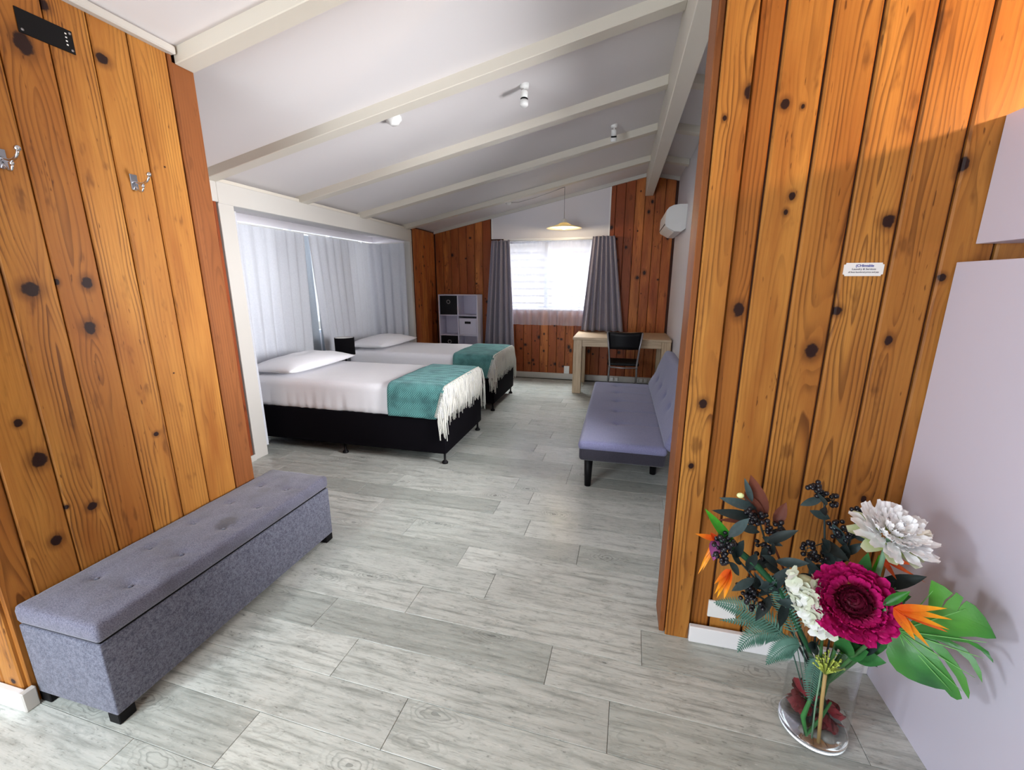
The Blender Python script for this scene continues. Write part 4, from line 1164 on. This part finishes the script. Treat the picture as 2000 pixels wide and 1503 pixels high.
# magenta peony in front
mc = Vector((.745, 1.345, .700)); ax = (CAM-mc).normalized()+Vector((.05, 0, .12))
mg = T('magenta_peony', (VX, VY, .05), 'large magenta peony with dark centre at the front of the vase', 'flower')
pm_ = [mesh_of('petal', leaf_bm(.046, .034, 7, 6, .10, .9, .75, .0065, s*1.7, .9), 'magenta') for s in range(4)]
pd_ = [mesh_of('petal', leaf_bm(.034, .020, 6, 4, .25, .9, .8, .004, s, .9), 'magenta_dark') for s in range(3)]
flower_disc(mg, mc, ax, [(26, 96, pm_, 1.1, -.026, .070), (26, 80, pm_, 1.05, -.014, .070), (24, 64, pm_, 1.0, -.006, .064), (24, 50, pm_, .95, .002, .058),
                         (20, 66, pm_, .8, .010, .046), (16, 30, pd_, 1.1, .0, .040), (14, 55, pd_, 1.1, .004, .030), (14, 25, pd_, 1.0, -.002, .024), (12, 50, pd_, 1.0, .004, .016), (9, 14, pd_, .8, .0, .009), (8, 45, pd_, .7, .008, .006), (6, 12, pd_, .6, .010, .002)])
bm = bmesh.new(); bmesh.ops.create_icosphere(bm, subdivisions=2, radius=.055, matrix=Matrix.Translation(mc-ax.normalized()*.030)); mg.add('receptacle', bm, 'magenta_dark', True)
stem(mg, vase_path(mc-ax.normalized()*.06), .0055, 'stem')
# white peony upper right
wc_ = Vector((.868, 1.452, .885)); wax = Vector((.10, -.42, .90))
wpn = T('white_peony', (VX, VY, .05), 'large white peony with greenish outer petals rising at the right of the vase', 'flower')
pw = [mesh_of('petal', leaf_bm(.058, .026, 6, 4, .25, .5, .8, .004, s*1.3, .9), 'whitep') for s in range(3)]
pg_ = [mesh_of('petal', leaf_bm(.085, .048, 7, 4, .25, .25, .85, .003, s, .9), 'greenp') for s in range(2)]
pc_ = [mesh_of('petal', leaf_bm(.045, .015, 5, 3, .2, .4, .9, .001, s, .9), 'creamp') for s in range(2)]
flower_disc(wpn, wc_, wax, [(9, 100, pg_, 1.0, -.02, .022), (16, 90, pw, 1.3, -.008, .040), (18, 76, pw, 1.2, 0, .036), (18, 60, pw, 1.1, .006, .032), (16, 70, pw, .9, .018, .026), (14, 40, pw, .9, .014, .018), (12, 60, pw, .7, .026, .010), (8, 20, pw, .7, .022, .006)])
e1 = Vector((1, .1, .05))
for k in range(14):
    a = k*.45; d_ = Vector((1, -.35, .15)).normalized()+Vector((FR.uniform(-.25, .25), FR.uniform(-.3, .3), FR.uniform(-.3, .35)))
    inst('petal', FR.choice(pc_), wpn.r, wpn.b, wc_+Vector((.045, -.01, .012)), d_, Vector((0, -.5, 1)), 1.0)
stem(wpn, vase_path(wc_-wax*.02, (.855, 1.46, .62)), .0075, 'stem_pale')
# white hydrangea
hy = T('white_hydrangea', (VX, VY, .05), 'white hydrangea head of round florets beside the magenta peony', 'flower')
bm = bmesh.new()
for q in range(4):
    a = q*PI/2; l = leaf_bm(.027, .027, 4, 3, .12, .25, .7, 0, 0, .9)
    me = bpy.data.meshes.new('tmp'); l.to_mesh(me); l.free()
    tmp = bmesh.new(); tmp.from_mesh(me); bmesh.ops.transform(tmp, matrix=Matrix.Rotation(a, 4, 'Z') @ Matrix.Translation((0, .002, 0)), verts=tmp.verts[:])
    tmp.to_mesh(me); tmp.free(); bm.from_mesh(me); bpy.data.meshes.remove(me)
fm = mesh_of('floret', bm, 'hydr')
ha, hb = Vector((.622, 1.40, .712)), Vector((.700, 1.385, .565))
for k in range(58):
    f = (k+.5)/58; p0 = ha.lerp(hb, f); 
    d_ = Vector((math.cos(k*2.4), math.sin(k*2.4)*.85-.35, 0)); d_ = d_+Vector((-.15, -.15, math.sin(k*1.7)*.7)); d_.normalize()
    R_ = .048*(1-.45*abs(f-.5)**1.4*1.6)
    inst('floret', fm, hy.r, hy.b, p0+d_*R_, d_.orthogonal()+Vector((FR.uniform(-.4, .4),)*3), d_, FR.uniform(.85, 1.15))
bm = bmesh.new(); tube(bm, [ha+Vector((0, 0, .015)), ha, ha.lerp(hb, .5), hb, hb-Vector((0, 0, .015))], [.008, .030, .036, .030, .008], 10); hy.add('core', bm, 'greenp', True)
stem(hy, vase_path(hb+Vector((.01, .03, 0))), .005, 'stem')

# bird of paradise flowers
def bop(label, c, dirs, bract=None, extra=None, gr=None):
    s = T('bird_of_paradise', (VX, VY, .05), label, 'flower', 'bird of paradise flowers')
    c = Vector(c)
    for (tip, w, mt) in dirs:
        d_ = Vector(tip)-c; ln = d_.length
        me = mesh_of('petal', leaf_bm(ln, w, 7, 3, .45, .12, .62), mt)
        inst('petal', me, s.r, s.b, c, d_, (CAM-c)+Vector((0, 0, FR.uniform(-.3, .3))))
    if bract:
        for a, b, w in bract:
            d_ = Vector(b)-Vector(a); me = mesh_of('bract', leaf_bm(d_.length, w, 8, 4, .5, .15, .9), 'bgreen')
            inst('bract', me, s.r, s.b, a, d_, CAM-c)
    return s
s = bop('orange bird of paradise flower at the right below the white peony', (.812, 1.285, .742),
    [((.930, 1.28, .768), .020, 'orange'), ((.943, 1.275, .739), .018, 'orange'), ((.938, 1.27, .712), .016, 'orange'), ((.942, 1.28, .695), .020, 'orange_red'), ((.875, 1.28, .655), .026, 'orange'), ((.912, 1.28, .640), .018, 'orange')],
    [((.795, 1.30, .735), (.846, 1.29, .800), .026)])
stem(s, vase_path((.805, 1.30, .725), (.82, 1.36, .55)), .006, 'stem')
s = bop('orange bird of paradise flower drooping at the far left by the timber post', (.378, 1.49, .765),
    [((.302, 1.48, .782), .020, 'orange'), ((.352, 1.48, .795), .020, 'orange_red'), ((.345, 1.48, .690), .014, 'orange'), ((.330, 1.48, .622), .016, 'orange'), ((.344, 1.48, .640), .014, 'orange'), ((.372, 1.47, .69), .04, 'purple')],
    [((.455, 1.50, .725), (.322, 1.49, .885), .034)])
for tip in ((.392, 1.46, .560), (.402, 1.46, .545), (.423, 1.46, .550), (.385, 1.46, .60)):
    d_ = Vector(tip)-Vector((.432, 1.47, .665)); inst('petal', mesh_of('petal', leaf_bm(d_.length, .026, 7, 3, .45, .12, .6), 'orange'), s.r, s.b, (.432, 1.47, .665), d_, CAM-d_)
stem(s, [(.84, 1.52, .07), (.76, 1.50, .30), (.70, 1.49, .42), (.60, 1.49, .60), (.52, 1.49, .68), (.44, 1.50, .735), (.385, 1.495, .765)], [.006, .008, .009, .010, .012, .013, .008], 'stem_dark')
s = bop('red orange bird of paradise flower half hidden under the white peony', (.880, 1.50, .775),
    [((.965, 1.49, .765), .020, 'orange_red'), ((.975, 1.49, .725), .016, 'orange_red'), ((.930, 1.49, .705), .016, 'orange_red'), ((1.0, 1.48, .715), .010, 'orange_red')])
stem(s, vase_path((.88, 1.50, .775), (.86, 1.52, .6)), .006, 'bgreen')

# monstera leaf
OUT = [(0.8915, 1.3736, 0.5987), (0.8866, 1.3762, 0.5799), (0.8796, 1.3796, 0.5442), (0.8799, 1.3782, 0.5145), (0.89, 1.3704, 0.4894), (0.9064, 1.3584, 0.4706), (0.9293, 1.3418, 0.4668), (0.952, 1.3248, 0.472), (0.9758, 1.306, 0.4801), (0.9896, 1.2946, 0.4909), (1.0007, 1.2848, 0.4808), (1.0101, 1.2764, 0.4819), (1.0164, 1.2708, 0.4938), (1.0092, 1.2778, 0.5149), (0.9931, 1.2928, 0.5435), (0.9733, 1.3104, 0.5713), (0.9504, 1.3298, 0.5978), (0.9781, 1.3066, 0.58), (1.0, 1.2868, 0.5518), (1.0145, 1.273, 0.5217), (1.0248, 1.263, 0.5051), (1.0239, 1.2642, 0.5251), (1.0142, 1.274, 0.562), (0.9987, 1.2888, 0.5889), (0.9784, 1.3072, 0.612), (0.9567, 1.3256, 0.6252), (0.9862, 1.3008, 0.6273), (1.0109, 1.278, 0.6136), (1.0274, 1.2616, 0.5858), (1.0354, 1.2534, 0.5722), (1.0306, 1.2586, 0.6003), (1.0189, 1.2706, 0.6266), (1.0024, 1.2866, 0.6415), (0.9761, 1.31, 0.6445), (1.0035, 1.286, 0.6633), (1.0223, 1.2678, 0.6579), (1.0413, 1.248, 0.6416), (1.0318, 1.2582, 0.6646), (1.0154, 1.2748, 0.6734), (0.9876, 1.3006, 0.6684), (1.0109, 1.2796, 0.6934), (1.0258, 1.265, 0.7038), (1.0361, 1.2544, 0.7179), (1.0284, 1.2628, 0.7381), (1.0167, 1.2752, 0.7625), (1.0002, 1.2918, 0.7829), (0.9873, 1.304, 0.7869), (0.9819, 1.3084, 0.7687), (0.9778, 1.3112, 0.7381), (0.9805, 1.3096, 0.7674), (0.9822, 1.3088, 0.792), (0.9705, 1.3194, 0.7997), (0.9696, 1.32, 0.794), (0.9605, 1.3268, 0.7627), (0.9548, 1.3304, 0.7273), (0.9572, 1.3296, 0.7632), (0.9666, 1.3226, 0.793), (0.9516, 1.3356, 0.8037), (0.9302, 1.353, 0.8069), (0.9306, 1.3512, 0.7666), (0.9353, 1.3458, 0.719), (0.9267, 1.3512, 0.6857), (0.9085, 1.3632, 0.6438)]
mo = T('monstera_leaf', (VX, VY, .05), 'big split green monstera leaf spreading to the right of the vase', 'leaf')
bm = bmesh.new(); vs = [bm.verts.new(p) for p in OUT]; es = [bm.edges.new((vs[i], vs[(i+1) % len(vs)])) for i in range(len(vs))]
bmesh.ops.triangle_fill(bm, use_beauty=True, edges=es)
bmesh.ops.subdivide_edges(bm, edges=[e for e in bm.edges if e.calc_length() > .03], cuts=2, use_grid_fill=True)
bmesh.ops.triangulate(bm, faces=bm.faces[:])
for _ in range(2):
    bmesh.ops.subdivide_edges(bm, edges=[e for e in bm.edges if e.calc_length() > .012], cuts=1, use_grid_fill=True)
    bmesh.ops.triangulate(bm, faces=bm.faces[:])
nrm = Vector((-.6, -.75, .25)).normalized(); root = Vector((.8915, 1.3736, .5987)); mid = (Vector((1.04, 1.25, .665))-root).normalized()
for v_ in bm.verts:
    w = v_.co-root; al = w.dot(mid); pe = (w-mid*al).length
    v_.co += nrm*(.020*math.sin(min(1, pe/.10)*PI*.5)-.10*al*al+.003*math.sin(al*60)*min(1, pe/.05)-.012)
o = mo.add('blade', bm, 'mons'); m = o.modifiers.new('t', 'SOLIDIFY'); m.thickness = .0016
bm = bmesh.new()
def onleaf(p):
    w = Vector(p)-root; al = w.dot(mid); pe = (w-mid*al).length
    return Vector(p)+nrm*(.020*math.sin(min(1, pe/.10)*PI*.5)-.10*al*al-.010)
for tgt in ((1.035, 1.254, .700), (1.034, 1.255, .575), (1.022, 1.266, .51), (1.008, 1.28, .49), (.95, 1.326, .48), (.995, 1.295, .775), (.94, 1.345, .79), (1.037, 1.252, .645)):
    tube(bm, [onleaf(root.lerp(Vector(tgt), f)) for f in (0, .2, .4, .6, .8, .93)], [.0028, .0024, .002, .0016, .0012, .0006], 5)
mo.add('veins', bm, 'vein', True, o)
stem(mo, vase_path(root, (.87, 1.42, .50)), .006, 'stem')

# berry branches with dark leaves
bmb = bmesh.new(); bmesh.ops.create_icosphere(bmb, subdivisions=2, radius=.0088); berry = mesh_of('berry', bmb, 'berry')
dk = [mesh_of('leaf', leaf_bm(l_, w_, 7, 4, .25, c_, .85), mt) for l_, w_, c_, mt in ((.10, .032, .6, 'dkleaf'), (.08, .030, -.5, 'dkleaf'), (.12, .036, .3, 'blkleaf'), (.09, .034, .8, 'blkleaf'), (.07, .026, .4, 'dkleaf'))]
def branch(label, target, via, clusters, leaves, spread=.075):
    s = T('berry_branch', (VX, VY, .05), label, 'branch', 'black berry branches')
    pts = vase_path(target, via); stem(s, pts, .0035, 'blkleaf')
    for c, nb_, rr in clusters:
        c = Vector(c); bm = bmesh.new()
        for k in range(nb_):
            d_ = Vector((FR.gauss(0, 1), FR.gauss(0, 1), FR.gauss(0, 1))).normalized()*rr*FR.uniform(.45, 1)
            o = bpy.data.objects.new('berry', berry); C.objects.link(o); o.parent = s.r; o.location = c+d_-s.b; o.scale = (FR.uniform(.8, 1.1),)*3
            if k % 3 == 0: tube(bm, [c-Vector((0, 0, rr*.6)), c+d_*.8], .0012, 4)
        near = min(pts, key=lambda p: (Vector(p)-c).length)
        tube(bm, [near, c], .002, 5); s.add('twig', bm, 'blkleaf', True)
    for (p, d_, i) in leaves:
        inst('leaf', dk[i % 5], s.r, s.b, p, d_, (CAM-Vector(p)).normalized()+Vector((FR.uniform(-.6, .6), 0, FR.uniform(-.2, .8))), FR.uniform(.9, 1.15))
    return s
def rl_(p0, p1, n):
    o = []
    for k in range(n):
        p = Vector(p0).lerp(Vector(p1), (k+.5)/n); o.append((p, Vector((FR.uniform(-1, 1), FR.uniform(-.5, .2), FR.uniform(-.6, 1))), k+FR.randint(0, 4)))
    return o
branch('black berry branch reaching furthest left over the timber post', (.40, 1.48, .76), (.56, 1.50, .58), [((.388, 1.47, .765), 26, .045), ((.402, 1.47, .715), 20, .036)], rl_((.43, 1.48, .72), (.60, 1.49, .55), 7)+[(Vector((.41, 1.47, .79)), Vector((.6, 0, .8)), 0), (Vector((.42, 1.46, .70)), Vector((.7, 0, -.7)), 1)])
branch('black berry branch with rusty leaves behind the left flowers', (.535, 1.59, .81), (.62, 1.56, .58), [((.525, 1.585, .822), 24, .042), ((.592, 1.585, .775), 20, .038), ((.555, 1.57, .70), 16, .036)], rl_((.52, 1.56, .80), (.66, 1.54, .56), 14))
branch('low black berry branch hanging left above the ferns', (.515, 1.50, .57), (.60, 1.50, .52), [((.498, 1.49, .575), 20, .036), ((.528, 1.49, .538), 20, .036)], rl_((.52, 1.49, .60), (.64, 1.49, .55), 7))
branch('tallest black berry branch against the timber wall', (.735, 1.60, .915), (.77, 1.58, .64), [((.705, 1.59, .948), 18, .030), ((.762, 1.60, .905), 9, .026), ((.735, 1.59, .70), 18, .042), ((.70, 1.58, .72), 10, .03)], rl_((.72, 1.59, .93), (.765, 1.59, .83), 4)+rl_((.74, 1.58, .78), (.76, 1.56, .56), 9))
branch('black berry branch just left of the white peony', (.835, 1.58, .86), (.81, 1.57, .64), [((.842, 1.58, .875), 18, .030), ((.795, 1.58, .812), 24, .044)], rl_((.82, 1.58, .82), (.80, 1.56, .56), 9))
# rusty magnolia leaves and bud
mgn = T('magnolia_spray', (VX, VY, .05), 'spray of long rusty brown leaves with a pale bud at the upper left', 'leaf')
for p, tip, w, mt in (((.560, 1.61, .80), (.502, 1.64, .965), .062, 'rust'), ((.555, 1.61, .795), (.485, 1.63, .90), .05, 'rust'), ((.54, 1.61, .80), (.375, 1.61, .812), .038, 'blkleaf'), ((.53, 1.61, .84), (.395, 1.61, .868), .036, 'dkleaf'),
                      ((.60, 1.61, .78), (.632, 1.63, .87), .040, 'rust'), ((.55, 1.61, .79), (.40, 1.61, .775), .022, 'rust'), ((.51, 1.60, .87), (.478, 1.62, .955), .022, 'dkleaf')):
    d_ = Vector(tip)-Vector(p); me = mesh_of('leaf', leaf_bm(d_.length, w, 8, 4, .3, .2, .8), mt); inst('leaf', me, mgn.r, mgn.b, p, d_, CAM-Vector(p))
bm = bmesh.new(); bmesh.ops.create_icosphere(bm, subdivisions=2, radius=.013, matrix=Matrix.Translation((.468, 1.60, .890)) @ Matrix.Diagonal((1.0, .7, .8, 1))); mgn.add('bud', bm, plain('pale_lime_bud', (226, 236, 170), .5), True)
bm = bmesh.new(); tube(bm, [(.555, 1.61, .80), (.50, 1.60, .87), (.468, 1.60, .89)], .002, 5); mgn.add('twig', bm, 'blkleaf', True)
stem(mgn, vase_path((.557, 1.61, .80), (.66, 1.58, .58)), .004, 'rust')
# ferns
def fern(label, pts, n, ln):
    s = T('fern_frond', (VX, VY, .05), label, 'fern', 'fern fronds')
    P = [Vector(p) for p in pts]; cv = bez(*P, 24)
    r0 = Vector((VX+(P[0].x-VX)*.5, VY+(P[0].y-VY)*.5, .20))
    stem(s, [Vector((VX, VY, .06)), r0]+cv[:], .0018, 'fern', 'rachis', 5)
    bm = bmesh.new()
    for k in range(n):
        f = .12+.86*k/n; i = min(23, int(f*24)); p = cv[i].lerp(cv[i+1], f*24-i); d_ = (cv[i+1]-cv[i]).normalized()
        up_ = (CAM-p).normalized(); sd_ = d_.cross(up_).normalized(); l_ = ln*math.sin(PI*(.12+.86*f))**.8*(1.1-.5*f)
        for sg in (-1, 1):
            q = sd_*sg+d_*.55; q.normalize(); w = d_*.0042
            a = p; b = p+q*l_*.55+w+up_*.002; c = p+q*l_+up_*-.004; e_ = p+q*l_*.5-w+up_*.002
            vv = [bm.verts.new(x_) for x_ in (a-w*.6, e_, c, b, a+w*.6)]; bm.faces.new(vv)
    o = s.add('leaflets', bm, 'fern'); o['kind'] = 'stuff'
fern('green fern frond reaching left across the power socket', [(.665, 1.50, .385), (.58, 1.53, .47), (.50, 1.57, .45), (.425, 1.60, .42)], 26, .062)
fern('green fern frond drooping left over the skirting board', [(.665, 1.50, .385), (.60, 1.52, .43), (.54, 1.54, .36), (.515, 1.54, .262)], 24, .056)
fern('green fern frond drooping in front of the vase rim', [(.70, 1.48, .39), (.66, 1.47, .42), (.62, 1.47, .37), (.590, 1.47, .295)], 22, .050)
fern('green fern frond pointing left just above the skirting', [(.67, 1.52, .385), (.60, 1.56, .41), (.54, 1.58, .37), (.455, 1.60, .345)], 22, .030)
fern('green fern frond rising left of the white hydrangea', [(.68, 1.49, .40), (.64, 1.48, .52), (.60, 1.48, .60), (.55, 1.49, .66)], 22, .050)
fern('green fern frond folded down inside the glass vase', [(.76, 1.49, .36), (.74, 1.47, .32), (.73, 1.46, .26), (.745, 1.455, .17)], 20, .040)
# green leaves around the rim and lime filler
lg = T('leaf_spray', (VX, VY, .05), 'green leaves under the magenta peony at the vase rim', 'leaf')
for p, tip, w, mt in (((.79, 1.43, .44), (.775, 1.37, .56), .06, 'green'), ((.80, 1.43, .44), (.845, 1.38, .50), .055, 'green'), ((.82, 1.44, .43), (.90, 1.39, .46), .050, 'green'), ((.78, 1.44, .43), (.75, 1.37, .47), .045, 'fern'),
                      ((.83, 1.46, .42), (.93, 1.44, .50), .05, 'green'), ((.82, 1.42, .45), (.87, 1.38, .585), .050, 'blkleaf'), ((.85, 1.5, .6), (.92, 1.46, .72), .06, 'blkleaf'), ((.86, 1.48, .62), (.955, 1.44, .68), .055, 'green'),
                      ((.88, 1.5, .66), (1.0, 1.47, .74), .045, 'blkleaf'), ((.85, 1.5, .56), (.93, 1.45, .62), .06, 'green'), ((.83, 1.47, .45), (.90, 1.44, .40), .045, 'blkleaf'), ((.84, 1.50, .6), (.845, 1.50, .80), .05, 'green'), ((.73, 1.44, .42), (.66, 1.40, .47), .04, 'dkleaf'), ((.72, 1.45, .43), (.69, 1.40, .50), .04, 'blkleaf')):
    d_ = Vector(tip)-Vector(p); me = mesh_of('leaf', leaf_bm(d_.length, w, 7, 4, .25, .3, .85), mt); inst('leaf', me, lg.r, lg.b, p, d_, CAM-Vector(p)+Vector((FR.uniform(-.5, .5), 0, .4)))
bm = bmesh.new()
for q in ((.90, 1.45, .50), (.955, 1.44, .68), (.93, 1.46, .72), (.845, 1.5, .78), (.70, 1.45, .44)):
    tube(bm, bez((VX+FR.uniform(-.03, .03), VY+FR.uniform(-.03, .03), .07), (VX, VY, .3), Vector((VX, VY-.03, .42)).lerp(Vector(q), .4), Vector((VX, VY-.03, .42)).lerp(Vector(q), .9), 8), .003, 6)
lg.add('stems', bm, 'stem', True)
fi = T('lime_filler', (VX, VY, .05), 'lime green flower cluster on a tan cane inside the vase rim', 'flower')
bm = bmesh.new()
fc = Vector((.765, 1.445, .345))
for k in range(46):
    d_ = Vector((FR.gauss(0, 1), FR.gauss(0, .8)-.3, abs(FR.gauss(0, 1))*.8)).normalized()*FR.uniform(.025, .05)
    e_ = fc+d_+Vector((0, 0, .02)); tube(bm, [fc-Vector((0, 0, .02)), fc+d_*.5, e_], .0016, 4)
    bmesh.ops.create_icosphere(bm, subdivisions=1, radius=.0042, matrix=Matrix.Translation(e_))
o = fi.add('umbel', bm, 'lime', True); o['kind'] = 'stuff'
bm = bmesh.new(); tube(bm, [fc-Vector((0, 0, .02)), (.770, 1.443, .22), (.785, 1.440, .035)], .0062, 8); fi.add('cane', bm, 'cane', True)
# inside the vase: red flower heads, green straps, pebbles
for lab, c, r_ in (('dark red flower head lying low in the left of the vase', (.750, 1.525, .135), .062), ('dark red flower head lying low in the right of the vase', (.840, 1.510, .085), .056)):
    s = T('red_flower_head', c, lab, 'flower', 'red flower heads in the vase')
    me = mesh_of('petal', leaf_bm(r_*.85, r_*1.0, 5, 4, .2, .9, .8, .003, 1, .9), 'redp')
    for k in range(26):
        d_ = Vector((math.cos(k*2.4)*math.sqrt(1-((k+.5)/13-1)**2), math.sin(k*2.4)*math.sqrt(1-((k+.5)/13-1)**2), ((k+.5)/13-1)))
        inst('petal', me, s.r, s.b, Vector(c)+d_*r_*.25, d_, d_.orthogonal()+Vector((.2, .1, .3)), .85)
s = T('green_strap', (.76, 1.46, .06), 'folded green leaf strap standing inside the vase', 'leaf')
bm = bmesh.new(); tube(bm, [(.80, 1.49, .30), (.745, 1.462, .20), (.728, 1.452, .12), (.745, 1.449, .048), (.79, 1.47, .10), (.83, 1.50, .16)], [.004, .006, .009, .008, .006, .004], 8); s.add('strap', bm, 'green', True)
bm = bmesh.new(); tube(bm, [(.752, 1.447, .34), (.755, 1.445, .18), (.765, 1.446, .04)], .0028, 6); s.add('stem', bm, 'stem_pale', True)
for k, (x, y, r_, lab) in enumerate(((.822, 1.463, .024, 'largest grey pebble at the bottom front of the vase'), (.785, 1.470, .018, 'middle grey pebble at the bottom of the vase'), (.752, 1.475, .017, 'leftmost grey pebble at the bottom of the vase'))):
    s = T('pebble', (x, y, .027), lab, 'pebble', 'grey pebbles in the vase')
    bm = bmesh.new(); bmesh.ops.create_icosphere(bm, subdivisions=3, radius=1, matrix=Matrix.Translation((x, y, .027+r_*.62)) @ Matrix.Diagonal((r_*1.15, r_, r_*.68, 1))); s.add('stone', bm, 'pebble', True)
